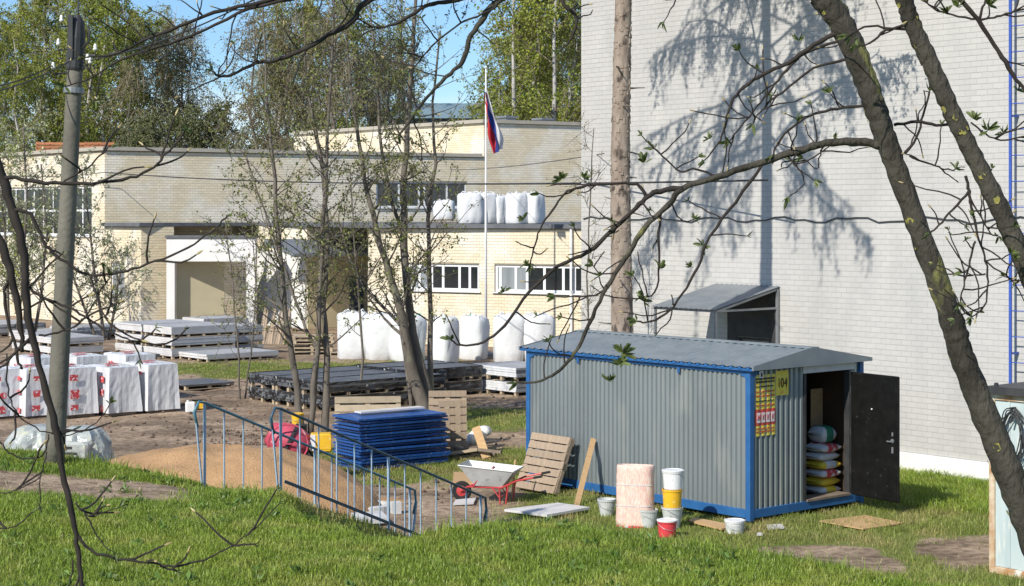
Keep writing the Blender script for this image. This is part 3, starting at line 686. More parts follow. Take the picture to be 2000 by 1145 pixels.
m = MB(); m.box(1.30,2.62,.0,.06,2.30,2.43); m.build('door_header', M['slab_white'], box)
m = MB(); m.box(1.33,1.385,.01,.12,.2,2.30); m.box(2.49,2.56,.01,.12,.2,2.30); m.build('door_frame', M['steel_dark'], box)
m = MB(); m.box(2.555,2.59,.02,.14,.2,2.28); m.build('door_jamb', M['slab_white'], box)
m = MB(); m.box(1.385,2.49,-.02,.3,.19,.225); m.build('threshold', M['wood_grey'], box)
corr(2.60, CW-.1, B1-.02, 2.40, .125, .026, off=.05).build('end_panel', M['galv'], box)
# open door leaf, hinged on the right of the opening
dl = MB(); dl.bbox(0,1.09,-.025,.025,0,2.06,.012)
for q in ((.02,1.07,.02,.06),(.02,1.07,2.0,2.04)): dl.box(q[0],q[1],-.031,-.0245,q[2],q[3])
for q in ((.02,.06),(1.03,1.07)): dl.box(q[0],q[1],-.031,-.0245,.06,2.0)
TH = R(-57)-GA
door = dl.build('door', M['black_door'], box, (2.50,-.035,.205), TH)
m = MB(); m.lathe([(.035,0),(.035,.012)], 12, M=Matrix.Translation((.97,-.026,1.0)) @ Matrix.Rotation(R(90),4,'X')); m.box(.955,.985,-.05,-.026,.98,1.0); m.beam((.97,-.055,.99),(.87,-.055,.99),.02,.02)
m.box(.95,.99,-.034,-.025,.80,.90); m.box(.955,.985,-.034,-.025,1.08,1.14); m.build('handle', M['steel'], door)
for (x,z) in ((.5,1.48),):
    m = MB(); m.lathe([(.014,0),(.014,.01)], 10, M=Matrix.Translation((x,-.026,z)) @ Matrix.Rotation(R(90),4,'X')); m.build('peephole', M['porcelain'], door)
for z in (.35,1.0,1.7):
    m = MB(); m.tube([(-.012,-.012,z),(-.012,-.012,z+.12)], .014, 8); m.build('hinge', M['steel_dark'], door)
def inbox(x, y, z=0): return CO + S*x + L*y + Vector((0,0,z))
# things fixed to the end wall
def text(name, s, size, mt, parent, loc, ext=.002, align='CENTER', sx=1):
    c = bpy.data.curves.new(name, 'FONT'); c.body = s; c.size = size; c.extrude = ext; c.align_x = align; c.materials.append(mt)
    tmp = bpy.data.objects.new(name, c); C.objects.link(tmp); bpy.context.view_layer.update()
    me = bpy.data.meshes.new_from_object(tmp.evaluated_get(bpy.context.evaluated_depsgraph_get())); me.name = name; bpy.data.objects.remove(tmp)
    o = bpy.data.objects.new(name, me); C.objects.link(o); o.parent = parent; o.location = loc; o.rotation_euler = (R(90),0,0); o.scale = (sx,1,1); return o
po = thing('poster', 'tall yellow advertising poster with a red band on the ribbed wall left of the door', 'poster', inbox(.13,-.0,1.36), GA)
def ribbed_sheet(x0, x1, z0, z1, mt, name, par, off):
    return corr(x0, x1, z0, z1, .125, .007, off=off-.022).build(name, mt, par)
ribbed_sheet(0,.50,0,.98,M['paper'],'sheet',po,.043)
ribbed_sheet(0,.50,.17,.43,M['paper_red'],'red_band',po,.040)
for i in range(4):
    q = MB(); q.box(.045+i*.113,.125+i*.113,.008,.0115,.215,.375); q.build('white_block', M['paper_white'], po)
for i, ch in enumerate('ЖККК'):
    text('letter', ch, .12, M['paper_red'], po, (.085+i*.113,.005,.255), sx=.8)
rr = random.Random(3)
for j, z in enumerate((.90,.85,.78,.70,.63,.55,.48,.11,.06)):
    q = MB()
    x = .03
    while x < .45:
        w = rr.uniform(.015,.06); q.box(x, min(x+w,.47), .008,.012, z, z+(.03 if j < 2 else .02)); x += w+rr.uniform(.008,.02)
    q.build('print_line', M['ink'] if j in (0,1,2,5) else M['paper_red'], po)
q = MB(); q.box(.10,.2,.008,.013,.93,1.04); q.build('white_label', M['paper_white'], po)
q = MB(); q.box(.135,.175,.004,.010,.95,1.01); q.build('black_mark', M['ink'], po)
nc = thing('number_card', 'yellow card numbered 104 beside the top of the yellow poster', 'sign', inbox(.64,.0,1.98), GA)
ribbed_sheet(0,.31,0,.40,M['paper'],'card',nc,.041)
text('number', '104', .22, M['ink'], nc, (.15,.008,.13), sx=.75)
# sacks stacked just inside the door
def sack(name, label, loc, rz, w, d, h, body, band=None, group=None):
    t = thing(name, label, 'sack', loc, rz, group)
    def shell(x0, x1, mt, nm, gr=0):
        m = MB(); nx = 8; npf = 12
        b = len(m.v)
        for i in range(nx+1):
            x = x0+(x1-x0)*i/nx; k = 1-.75*abs(2*x/w)**4 if abs(2*x/w) <= 1 else .25
            for j in range(npf):
                a = 2*math.pi*j/npf; ca, sa = math.cos(a), math.sin(a)
                m.v.append((x, (d/2+gr)*math.copysign(abs(ca)**.5, ca), h/2+(h/2+gr)*max(k,.2)*math.copysign(abs(sa)**.7, sa)))
        for i in range(nx):
            for j in range(npf):
                a = i*npf+j; c = i*npf+(j+1) % npf; m.f.append((a, c, c+npf, a+npf)); m.m.append(0)
        m.f.append(tuple(range(npf-1,-1,-1))); m.m.append(0); m.f.append(tuple(nx*npf+k for k in range(npf))); m.m.append(0)
        return m.build(nm, mt, t, smooth=True)
    shell(-w/2, w/2, M[body], 'sack_body')
    if band: shell(-w*.24, w*.24, M[band], 'printed_band', .004)
    return t
names = [('sack_a','sack_yellow','lowest printed sack in the pile inside the open cabin door'),
         ('sack_yellow',None,'lower all yellow sack in the pile inside the cabin door'),
         ('sack_a','red_print','white sack between the two yellow sacks inside the cabin door'),
         ('sack_yellow','sack_a','upper yellow sack in the pile inside the cabin door'),
         ('sack_a',None,'plain white sack on the upper yellow sack inside the cabin door'),
         ('sack_a','red_print','red marked white sack near the top of the pile in the cabin')]
for i, (b, bd, lb) in enumerate(names):
    sack('sack', lb, inbox(2.36+.02*math.sin(i*3), .50+.02*math.sin(i*2), .17+i*.142), GA+.05*math.sin(i*1.7), .52, .45, .147, b, bd, 'sacks piled inside the cabin door')
sack('sack', 'green printed sack slumped upright on top of the pile in the cabin', inbox(2.40,.52,1.02), GA, .36, .36, .30, 'sack_a', 'green_print', 'sacks piled inside the cabin door')
bd = thing('board', 'pale upright board standing inside the cabin behind the sacks', 'board', inbox(2.36,.72,.17), GA)
m = MB(); m.box(0,.30,0,.02,0,1.75); m.build('board_sheet', M['wood_fresh'], bd)

# ------------------------------------------------------------------ second container at the right edge
g2 = G(1931, 1121)
b2 = thing('steel_cabinet', 'pale green metal cabin with rusty cream frame at the right edge', 'container', g2, math.atan2(-L.y, -L.x))
m = MB(); m.box(.08,3.4,.03,.05,.12,2.42); m.build('front_panel', M['teal_panel'], b2)
for i in range(7):
    m = MB(); m.box(.30+i*.42,.325+i*.42,.018,.03,.14,2.40); m.build('panel_rib', M['teal_panel'], b2)
m = MB(); m.box(0,.09,0,.09,0,2.5); m.box(.09,3.4,0,.09,0,.115); m.box(.09,3.4,.002,.088,2.38,2.5); m.box(0,.09,2.2,2.29,0,2.5); m.box(.002,.088,.09,2.2,2.40,2.498); m.build('frame', M['rusty'], b2, bevel=.008)
m = MB(); m.box(.02,.06,.09,2.2,.05,2.45); m.box(.08,3.4,2.22,2.26,.05,2.45); m.build('side_panel', M['teal_panel'], b2)
m = MB(); m.box(-.06,3.5,-.07,2.4,2.505,2.56); m.box(-.06,3.5,-.09,-.07,2.47,2.575); m.build('roof', M['steel_dark'], b2)
for x in (.12,.62): 
    m = MB(); m.lathe([(.03,0),(.03,.05),(.015,.06)], 10, (x,.0,2.56)); m.build('roof_bolt', M['steel_dark'], b2)
def onb2(x, y, z): return b2.location + (-L)*x + S*y + Vector((0,0,z))
co = thing('cable_coil', 'coil of dark grey cable hanging on the pale green cabin', 'cable', onb2(.42,-.03,2.0), math.atan2(-L.y, -L.x))
m = MB(); rr = random.Random(5)
for k in range(9):
    pts = []; a0 = rr.uniform(0,6); ex = rr.uniform(.13,.2); ez = rr.uniform(.30,.37); sk = rr.uniform(-.03,.03)
    for i in range(25):
        a = 2*math.pi*i/24; pts.append((ex*math.sin(a)+sk+.02*math.sin(3*a+a0), -.02-.008*k+.01*math.sin(2*a+a0), -.05+ez*math.cos(a)-.02*k/3))
    m.tube(pts, .009, 5, cap=False)
m.build('loops', M['steel_dark'], co, smooth=True)
m = MB(); m.beam((0,-.09,.30),(0,.03,.30),.03,.03); m.tube([(0,-.05,.30),(.02,-.06,.2),(-.01,-.07,.1)], .014, 6); m.build('hook', M['steel_dark'], co)

# ------------------------------------------------------------------ generic goods
def pallet_parts(t, w=1.2, d=1.0, mt='wood_pallet', nb=5, h=.13, planks=True):
    """a wooden pallet lying in x (plank direction) by y; planks are parts"""
    n = 7 if nb > 5 else nb
    pw = d/(n+(n-1)*.28); k = 0
    pm = MB(); pm.box(0,w,0,pw,0,.02); me0 = None
    for i in range(n):
        o = (pm.build('plank', M[mt], t, (0,i*pw*1.28,h-.02)) if me0 is None else link(me0, 'plank', t, (0,i*pw*1.28,h-.02)))
        me0 = o.data
    q = MB(); q.box(0,.10,0,d,.022,h-.022); b0 = q.build('bearer', M[mt], t, (0,0,0))
    for x in (w/2-.05, w-.10): link(b0.data, 'bearer', t, (x,0,0))
    for y in (0, d/2-pw/2, d-pw): link(me0, 'plank', t, (0,y,0))
def pallet_mesh(m, x0, x1, y0, y1, z0, h=.11):
    for x in np.linspace(x0, x1-.09, max(3, int((x1-x0)/.6)+1)):
        for y in np.linspace(y0, y1-.09, max(3, int((y1-y0)/.6)+1)): m.box(x,x+.09,y,y+.09,z0+.02,z0+h-.02)
    for y in np.linspace(y0, y1-.10, max(3, int((y1-y0)/.3))): m.box(x0,x1,y,y+.10,z0+h-.02,z0+h)
    for y in np.linspace(y0, y1-.10, 3): m.box(x0,x1,y,y+.10,z0,z0+.02)
def pack(name, label, cat, loc, sl, ll, h, mats, group, ph=.11, rz=GA, wrap=0, seed=0, notch=True):
    """a pack of boards on a pallet: sl along the grid's x, ll along y"""
    t = thing(name, label, cat, loc, rz, group)
    m = MB(); pallet_mesh(m, .02, sl-.02, .02, ll-.02, 0, ph); m.build('pallet', M['wood_pale'], t)
    rg = random.Random(seed+int(abs(loc[0])*100)); nl = max(2, int((h-ph)/.055)); hh = (h-ph)/nl
    top, side, end = mats
    base = None
    m = MB()
    for i in range(nl):
        ox, oy = rg.uniform(-.02,.02), rg.uniform(-.02,.02)
        z0 = ph+i*hh+.001; z1 = z0+hh-.003; b = len(m.v)
        x0, x1, y0, y1 = ox, sl+ox, oy, ll+oy
        m.v += [(x0,y0,z0),(x1,y0,z0),(x1,y1,z0),(x0,y1,z0),(x0,y0,z1),(x1,y0,z1),(x1,y1,z1),(x0,y1,z1)]
        for q, mi in (((0,3,2,1),1),((4,5,6,7),0),((0,1,5,4),1),((1,2,6,5),2),((2,3,7,6),1),((3,0,4,7),2)):
            m.f.append(tuple(b+k for k in q)); m.m.append(mi)
    m.build('board_layers', [M[top], M[side], M[end]], t)
    if wrap:
        m = MB(); rows = 5; cols = int((2*(sl+ll))/.16); e = .015; per = [(-e,-e),(sl+e,-e),(sl+e,ll+e),(-e,ll+e)]
        pts = []
        for c in range(cols+1):
            f = 4*c/cols; k = min(int(f), 3); g_ = f-k; a, b_ = per[k], per[(k+1) % 4]; pts.append((a[0]+(b_[0]-a[0])*g_, a[1]+(b_[1]-a[1])*g_))
        for r in range(rows+1):
            for (x, y) in pts:
                m.v.append((x+rg.uniform(-.012,.012), y+rg.uniform(-.012,.012), ph*.6*(rg.random() if r == 0 else 0)+ph*.6+(h+.012-ph*.6)*r/rows))
        nn = len(pts)
        for r in range(rows):
            for c in range(nn-1):
                if rg.random() < (wrap if r < rows-1 else .97): a = r*nn+c; m.f.append((a,a+1,a+1+nn,a+nn)); m.m.append(0)
        m.build('film', M['film_black'] if wrap else M['film_clear'], t)
    return t

SLAB = ('slab_grey','slab_grey','slab_white')
A0 = G(336, 703)
def grid(p, x, y, z): q = p+S*x+L*y; return (q.x, q.y, z)
tn = ('bottom', 'middle', 'top')
for c, cn in enumerate(('front', 'rear')):
    for k in range(3):
        pack('board_pack', f'{tn[k]} pale board pack in the {cn} column of the tall stack by the entrance', 'board pack', grid(A0, 0, c*2.1, k*.37), 2.5, 1.95, .36, SLAB, 'board packs stacked by the entrance', seed=k+c*5)
for k in range(3):
    pack('board_pack', f'{tn[k]} grey board pack in the short column right of the tall stack', 'board pack', grid(A0, 2.7, .3, k*.34), 1.1, 1.9, .33, SLAB, 'board packs stacked by the entrance', seed=20+k)
A1 = P(398, 632, 66); A1.z = 0
for k in range(2):
    pack('board_pack', ('lower board pack in the stack before the white portico', 'upper board pack before the white portico with pallet gaps showing')[k], 'board pack', grid(A1, 0, 0, k*.5), 1.9, 1.6, (.49 if k == 0 else .46), SLAB, 'board packs stacked by the entrance', seed=30+k)
pack('board_pack', 'single low grey board pack lying before the tall stack', 'board pack', grid(G(405,709), 0, 0, 0), 2.8, 1.9, .27, SLAB, 'board packs stacked by the entrance', seed=33)
A2 = G(112, 698)
for k in range(2):
    pack('board_pack', ('lower wide pale board pack behind the wrapped blocks on the left', 'upper wide pale board pack behind the wrapped blocks on the left')[k], 'board pack', grid(A2, 0, 0, k*.33), 1.75, 3.6, .32, SLAB, 'board packs on the left of the yard', seed=40+k)
for k, (u, v, sl_, ll_, h_) in enumerate(((70,668,3.2,2.4,.34),(150,662,2.6,2.4,.42),(-30,660,2.6,3,.5))):
    pack('board_pack', ('low grey board pack at the far left against the wall', 'brown edged board pack just left of the tall stack', 'far left board pack cut by the photo edge')[k], 'board pack', grid(G(u,v), 0, 0, 0), sl_, ll_, h_, SLAB, 'board packs on the left of the yard', seed=50+k)
pack('slab_sheet', 'flat dark slate sheet pack leaning low right of the pale packs', 'board pack', grid(G(214,709),0,0,0), 1.9, 1.2, .20, ('slab_dark',)*3, 'dark sheet packs', seed=60)
pack('slab_sheet', 'flat black sheet pack lying alone right of the wrapped blocks', 'board pack', grid(G(362,763),0,0,0), 1.6, 1.5, .15, ('slab_dark',)*3, 'dark sheet packs', seed=61)
DK = ('slab_dark',)*3
A3 = G(640, 806)
for c in range(3):
    for k in range(2):
        pack('sheet_pack', f'{("lower","upper")[k]} black wrapped sheet pack, {("nearest","middle","farthest")[c]} of the low black stack', 'sheet pack', grid(A3, 0, c*1.23, k*.37), 3.7, 1.2, .36, DK, 'black wrapped sheet packs', ph=.13, wrap=.55, seed=70+c*3+k)
A4 = G(800, 783)
for c in range(2):
    for k in range(2):
        pack('sheet_pack', f'{("lower","upper")[k]} black sheet pack in the {("front","rear")[c]} of the stack behind the leaning tree', 'sheet pack', grid(A4, 0, c*1.23, k*.40), 2.5, 1.2, .39, DK, 'black wrapped sheet packs', ph=.13, wrap=.75, seed=80+c*3+k)
A5 = G(1008, 777)
for k in range(2):
    pack('sheet_pack', f'{("lower","upper")[k]} pale filmed pack on pallets beside the blue cabin corner', 'sheet pack', grid(A5, 0, 0, k*.40), 1.6, 1.9, .39, ('slab_grey','slab_grey','film_white'), 'pale filmed packs', ph=.14, seed=90+k)

# white big bags
def big_bag(label, loc, w, h, group, seed, strap=True, rz=0):
    t = thing('big_bag', label, 'bulk bag', loc, rz, group)
    rg = random.Random(seed); ph = [rg.uniform(0,6) for _ in range(6)]
    def fn(a, z):
        sq = 1/max(abs(math.cos(a)), abs(math.sin(a)))
        k = .55 if z < h*.9 else .25
        return (1*(1-k)+sq*k)*(1+.045*math.sin(3*a+ph[0]+z*3)+.034*math.sin(7*a+ph[1]-z*5)+.022*math.sin(13*a+ph[2]+z*4))
    r = w/2*.93
    prof = [(r*.90,0),(r*.99,.05),(r*1.03,h*.25),(r*1.04,h*.5),(r*1.02,h*.75),(r*1.0,h*.89),(r*.93,h*.955),(r*.72,h*.985),(r*.4,h*.975),(r*.2,h*.985),(r*.15,h*1.02)]
    m = MB(); m.lathe(prof, 28, fn=fn); m.build('bag_body', M['bag_white'], t, smooth=True)
    for k in range(4):
        a = math.pi/4+k*math.pi/2; c, s_ = math.cos(a)*r*.98, math.sin(a)*r*.98
        m = MB(); m.tube([(c,s_,h*.80),(c*1.0,s_*1.0,h*.96),(c*.7+rg.uniform(-.05,.05),s_*.7,h*1.04),(c*.45,s_*.6,h*1.0)], .018, 5); m.build('lifting_loop', M['bag_teal'] if (strap and k == rg.randrange(4)) else M['bag_white'], t)
    return t
bl_ = [(688,704,'leftmost white bulk bag with a teal strap by the cream building',1.15,1.62),(742,706,'second white bulk bag from the left by the cream building',1.15,1.58),(795,709,'white bulk bag behind the leaning trunk by the cream building',1.1,1.55),
       (866,717,'front white bulk bag standing just right of the forked trees',.88,1.62),(925,705,'white bulk bag behind the flagpole foot',.95,1.5),(995,711,'white bulk bag right of the flagpole, left of the last one',1.1,1.62),(1050,711,'rightmost white bulk bag on the ground behind the cabin',1.1,1.62)]
for i, (u, v, lb, w, h) in enumerate(bl_):
    p = G(u, v); big_bag(lb, p+Vector((0,w/2,0)), w, h, 'white bulk bags along the cream building', i, i in (0,1,2,4), .3*i)
rb = [(868,.75,1.05,68,'low white bulk bag on the flat roof left of the flagpole',True),(918,.85,1.2,66.6,'tall white bulk bag on the flat roof before the window',False),(946,.85,1.2,67,'white bulk bag on the roof touching the flagpole',False),(975,.45,1.08,67,'narrow white bag on the roof right of the flagpole',False),
      (1010,.72,1.18,66,'left bag of the pair at the right end of the roof',False),(1041,.72,1.18,66.2,'right bag of the pair at the right end of the roof',False)]
for i, (u, w, h, Y, lb, pal) in enumerate(rb):
    p = P(u, 420, Y); z = 4.56
    if pal:
        pt = thing('pallet', 'dark pallet on the flat roof under the low white bag', 'pallet', (p.x-.7, p.y-.5, 4.56), .05); pallet_parts(pt, 1.5, 1.0, 'wood_grey'); z = 4.70; h = .78
    big_bag(lb, (p.x, p.y, z), w*1.15, h, 'white bulk bags on the flat roof', 40+i, False, .2*i)

# film wrapped block packages
def wrapped(label, loc, w, d, h, seed, rz=GA):
    t = thing('wrapped_blocks', label, 'wrapped pallet', loc, rz, 'film wrapped block pallets')
    rg = random.Random(seed)
    m = MB(); n = 36; rows = 7
    per = []
    for i in range(n):
        f = 4*i/n; k = int(f); g_ = f-k
        a, b_ = [((0,0),(w,0)),((w,0),(w,d)),((w,d),(0,d)),((0,d),(0,0))][k]
        per.append([a[0]+(b_[0]-a[0])*g_, a[1]+(b_[1]-a[1])*g_])
    rip = [rg.uniform(-.04,.03) for _ in range(n)]
    for r in range(rows+1):
        z = .08+(h-.08)*r/rows
        for i, (x, y) in enumerate(per):
            cx, cy = x-w/2, y-d/2; k = 1+(.035*(1-r/rows) if i % 9 else .10*(1-r/rows))
            e = rip[i]*(1.2-r/rows)+rg.uniform(-.006,.006)
            m.v.append((w/2+cx*k+math.copysign(e, cx), d/2+cy*k+math.copysign(e, cy), z))
    for r in range(rows):
        for i in range(n):
            a = r*n+i; c = r*n+(i+1) % n; m.f.append((a,c,c+n,a+n)); m.m.append(0)
    b = len(m.v)
    for i, (x, y) in enumerate(per): m.v.append((w/2+(x-w/2)*.75, d/2+(y-d/2)*.75, h+.02+rg.uniform(-.012,.012)))
    for i in range(n):
        a = rows*n+i; c = rows*n+(i+1) % n; m.f.append((a,c,b+(i+1) % n,b+i)); m.m.append(0)
    m.f.append(tuple(b+i for i in range(n))); m.m.append(0)
    m.build('film', M['film_white'], t, smooth=False)
    for (y, z) in ((d*.28,h*.80),(d*.62,h*.80),(d*.28,h*.5),(d*.62,h*.46),(d*.3,h*.18),(d*.64,h*.2)):
        hh_ = rg.uniform(.04,.09); ww_ = rg.uniform(.07,.13); y += rg.uniform(-.06,.06); z += rg.uniform(-.06,.06); q = MB(); q.box(-.062,-.056,y-ww_,y+ww_,z-hh_,z+hh_); q.build('red_print', M['red_print'], t)
    if seed in (2,3,4):
        for z in (h*.80,h*.5,h*.2): hh_ = rg.uniform(.05,.10); x0_ = w*rg.uniform(.02,.3); q = MB(); q.box(x0_,x0_+w*rg.uniform(.18,.3),-.066,-.060,z-hh_+rg.uniform(-.06,.06),z+hh_); q.build('red_print', M['red_print'], t)
    for (x, y) in ((w*.3,d*.3),(w*.6,d*.7)):
        q = MB(); q.box(x-.16,x+.16,y-.1,y+.1,h+.034,h+.038); q.build('red_print', M['red_print'], t)
    q = MB(); q.box(.03,w-.03,.03,d-.03,0,.09); q.build('pallet', M['wood_grey'], t)
for i, (u, v, w, d, h, lb) in enumerate(((290,809,.80,1.25,1.20,'right end pallet of blocks in white film with red print'),(214,814,.76,1.15,1.18,'second pallet of white filmed blocks from the right end'),(128,818,.80,1.2,1.20,'white filmed block pallet just right of the concrete pole'),
      (52,820,.80,1.2,1.20,'white filmed block pallet left of the concrete pole with red prints'),(-20,822,.8,1.2,1.2,'leftmost white filmed block pallet cut by the photo edge'))):
    wrapped(lb, G(u, v), w, d, h, i)
for i, (u, v, lb) in enumerate(((246,786,'rear white filmed block pallet behind the right end pair'),(150,790,'rear white filmed block pallet behind the pole'),(60,793,'rear white filmed block pallet at the far left'))):
    wrapped(lb, G(u, v), .85, 1.2, 1.22, 10+i)
# canisters beside them
t = thing('canister', 'small white canister on the earth beside the wrapped blocks', 'canister', G(363,807), .3)
m = MB(); m.bbox(0,.24,0,.16,0,.27,.03); m.build('can_body', M['white_plastic'], t); m = MB(); m.lathe([(.03,0),(.03,.04)],10,(.06,.08,.27)); m.build('cap', M['white_plastic'], t)
t = thing('yellow_crate', 'yellow plastic box lying beside the white canister', 'box', G(376,800), .2)
m = MB(); m.bbox(0,.34,0,.22,.0,.2,.02); m.box(.02,.32,.02,.2,.2,.205); m.build('box_body', M['yellow'], t); m = MB(); m.beam((-.02,.11,.22),(.36,.11,.22),.05,.03); m.build('lid_grip', M['steel_dark'], t)

# timber leaning near the entrance, pallet pile
lt = thing('leaning_boards', 'bundle of brown boards leaning on the white entrance wall', 'boards', P(530,690,66)-Vector((0,0,P(530,690,66).z)), GA-R(60))
rr = random.Random(9)
for i in range(11):
    x = -.55+i*.105; m = MB(); m.beam((x,0,0),(x+rr.uniform(-.12,.12),.55,1.25+rr.uniform(-.1,.15)),.09,.025,up=(0,1,0)); m.build('plank', M['wood_pallet' if i % 3 else 'wood_grey'], lt)
for i in range(5):
    p = G(612+2*(i % 2), 695); t = thing('pallet', f'{("lowest","second","third","fourth","topmost")[i]} pale pallet in the pile left of the big bags', 'pallet', (p.x-.75+.03*math.sin(i*5), p.y, i*.135), .12+.06*math.sin(i*4), 'pallets piled by the big bags'); pallet_parts(t, 1.4, 1.0, 'wood_pale')
tp = thing('pallet', 'pale pallet lying flat right of the pallet pile', 'pallet', G(640,697)+Vector((0,.2,0)), .2, 'pallets piled by the big bags'); pallet_parts(tp, 1.1, .9, 'wood_pale')

# ------------------------------------------------------------------ blue panel stack
bs = G(706, 921); BRZ = R(37); bw, bdp = 2.02, .98
def blue_panel():
    t = thing('blue_panel', 'x', 'panel', bs, BRZ, 'blue metal panels in one stack')
    m = MB()
    for (y0, y1) in ((0,.045),(bdp-.045,bdp)): m.box(0,bw,y0,y1,0,.036)
    for (x0, x1) in ((0,.045),(bw-.045,bw)): m.box(x0,x1,.045,bdp-.045,0,.036)
    m.build('rim', M['blue_stack'], t)
    m = MB(); m.box(.045,bw-.045,.045,bdp-.045,.022,.030); m.build('sheet', M['blue_stack'], t)
    m = MB(); m.box(bw/3-.02,bw/3+.02,.046,bdp-.046,.003,.021); m.box(2*bw/3-.02,2*bw/3+.02,.046,bdp-.046,.003,.021); m.build('stiffener', M['blue_stack'], t)
    return t
b0 = blue_panel(); rr = random.Random(4); NP = 17
ordn = ['bottom','second','third','fourth','fifth','sixth','seventh','eighth','ninth','tenth','eleventh','twelfth','thirteenth','fourteenth','fifteenth','sixteenth','topmost']
for i in range(NP):
    lb = f'{ordn[i]} blue metal panel of the stack' + (' counting from the ground' if 0 < i < NP-1 else ' behind the stair railing')
    pos = (bs.x+rr.uniform(-.05,.05), bs.y+rr.uniform(-.05,.05), .02+i*.0585); rot = (rr.uniform(-.010,.010), rr.uniform(-.007,.007), BRZ+rr.uniform(-.03,.03))
    if i == 0: b0.location = pos; b0.rotation_euler = rot; b0['label'] = lb
    else: dup(b0, pos, label=lb, rot=rot)
sx, sy = math.cos(BRZ), math.sin(BRZ)
t = thing('foam_sheet', 'pale thin sheet lying on top of the blue panels', 'sheet', (bs.x-.25*sy*2+.3*sx, bs.y+.62, 1.035), BRZ); m = MB(); m.box(0,1.5,0,.25,0,.03); m.build('sheet_body', M['slab_white'], t)
# wood behind the blue stack
t = thing('pallet', 'upright pallet behind the back left of the blue panels', 'pallet', G(640,900)+Vector((.05,.9,.02)), .1, rot=(R(82),0,.12)); pallet_parts(t, 1.35, 1.15, 'wood_pale', nb=7)
t = thing('pallet', 'upright pallet standing at the right end of the blue panels', 'pallet', G(858,893)+Vector((0,.1,.02)), 0, rot=(R(84),0,R(14))); pallet_parts(t, .55, 1.1, 'wood_pallet', nb=7)
t = thing('pallet', 'second upright pallet behind the right end of the blue panels', 'pallet', G(835,880)+Vector((0,.6,.02)), 0, rot=(R(80),0,R(5))); pallet_parts(t, .8, 1.15, 'wood_pallet', nb=7)
t = thing('leaning_plank', 'short fresh plank leaning on the timber scraps by the blue panels', 'plank', G(950,897), 0); m = MB(); m.beam((0,0,.02),(-.22,.35,.60),.17,.03,up=(0,1,0)); m.build('plank_body', M['wood_fresh'], t)
rr = random.Random(12)
for i in range(9):
    p = G(905+rr.uniform(-15,40), 894+rr.uniform(-6,4)); t = thing('timber_scrap', 'grey timber offcut in the scrap heap beside the blue panels', 'timber', (p.x, p.y, .03+.05*(i % 4)), rr.uniform(-.6,.6), 'timber offcuts beside the blue panels')
    m = MB(); m.box(-.4,.4,-.04,.04,-.02,.03); o = m.build('offcut', M['wood_grey' if i % 3 else 'wood_pale'], t); o.rotation_euler = (0, rr.uniform(-.2,.35), 0)
for i in range(3):
    p = G(918+i*14, 880-i*4); t = thing('cement_bag', f'crumpled white {("first","middle","last")[i]} bag behind the leaning plank', 'bag', (p.x,p.y,.12+.05*i), .5*i, 'crumpled bags in the scrap heap')
    m = MB(); m.lathe([(.05,0),(.16,.03),(.17,.12),(.10,.2),(.02,.22)], 12, fn=lambda a, z: 1+.25*math.sin(3*a+i)+.12*math.sin(5*a+z*20)); m.build('bag_body', M['sack_a'], t, smooth=True)

# ------------------------------------------------------------------ concrete mixer with yellow parts
mp_ = G(596, 940); 
t = thing('concrete_mixer', 'faded red concrete mixer with a yellow motor box behind the railings', 'mixer', mp_, .1)
T = Matrix.Translation((-.30,0,.72)) @ Matrix.Rotation(R(-62),4,'Y')
m = MB(); m.lathe([(.12,-.38),(.28,-.34),(.335,-.12),(.34,.06),(.30,.22),(.20,.40),(.19,.42)], 24, cap=(True,False), M=T); m.lathe([(.175,.41),(.28,.21),(.31,.05)], 24, cap=(False,True), M=T); m.build('drum', M['pink_drum'], t, smooth=True)
m = MB(); m.lathe([(.345,-.03),(.372,-.02),(.372,.03),(.345,.04)], 36, cap=(False,False), M=T, fn=lambda a, z: 1+.014*(1 if int(a*36/6.283) % 2 else 0)); m.build('ring_gear', M['steel_dark'], t)
m = MB(); m.bbox(.10,.48,-.16,.16,.55,.88,.02); m.build('motor_box', M['yellow'], t); m = MB(); m.box(.20,.475,-.168,-.1605,.60,.86); m.build('motor_door', M['yellow'], t)
m = MB(); m.box(.098,.19,-.1685,-.161,.58,.87); m.build('white_plate', M['white_plastic'], t)
m = MB(); m.beam((-.55,-.25,.02),(.0,-.2,.62),.045,.045); m.beam((-.55,.25,.02),(.0,.2,.62),.045,.045); m.beam((.42,-.25,.02),(.0,-.2,.62),.045,.045); m.beam((.42,.25,.02),(0,.2,.62),.045,.045); m.beam((0,-.22,.62),(0,.22,.62),.05,.05); m.beam((-.55,-.25,.05),(-.55,.25,.05),.04,.04); m.tube([(.42,-.33,.16),(.42,.33,.16)],.02,6); m.build('stand', M['steel_dark'], t)
for y in (-.33,.33):
    W_ = Matrix.Translation((.42,y,.16)) @ Matrix.Rotation(R(90),4,'X'); m = MB(); m.lathe([(.11,-.03),(.16,-.025),(.16,.025),(.11,.03)], 18, M=W_); m.build('wheel', M['rubber'], t)
m = MB(); m.tube([(-.3+.36*math.cos(a), -.40, .74+.36*math.sin(a)) for a in np.linspace(0, 2*math.pi, 19)], .016, 6, cap=False); m.beam((-.66,-.40,.74),(.06,-.40,.74),.02,.02); m.build('tilt_wheel', M['pink_drum'], t)
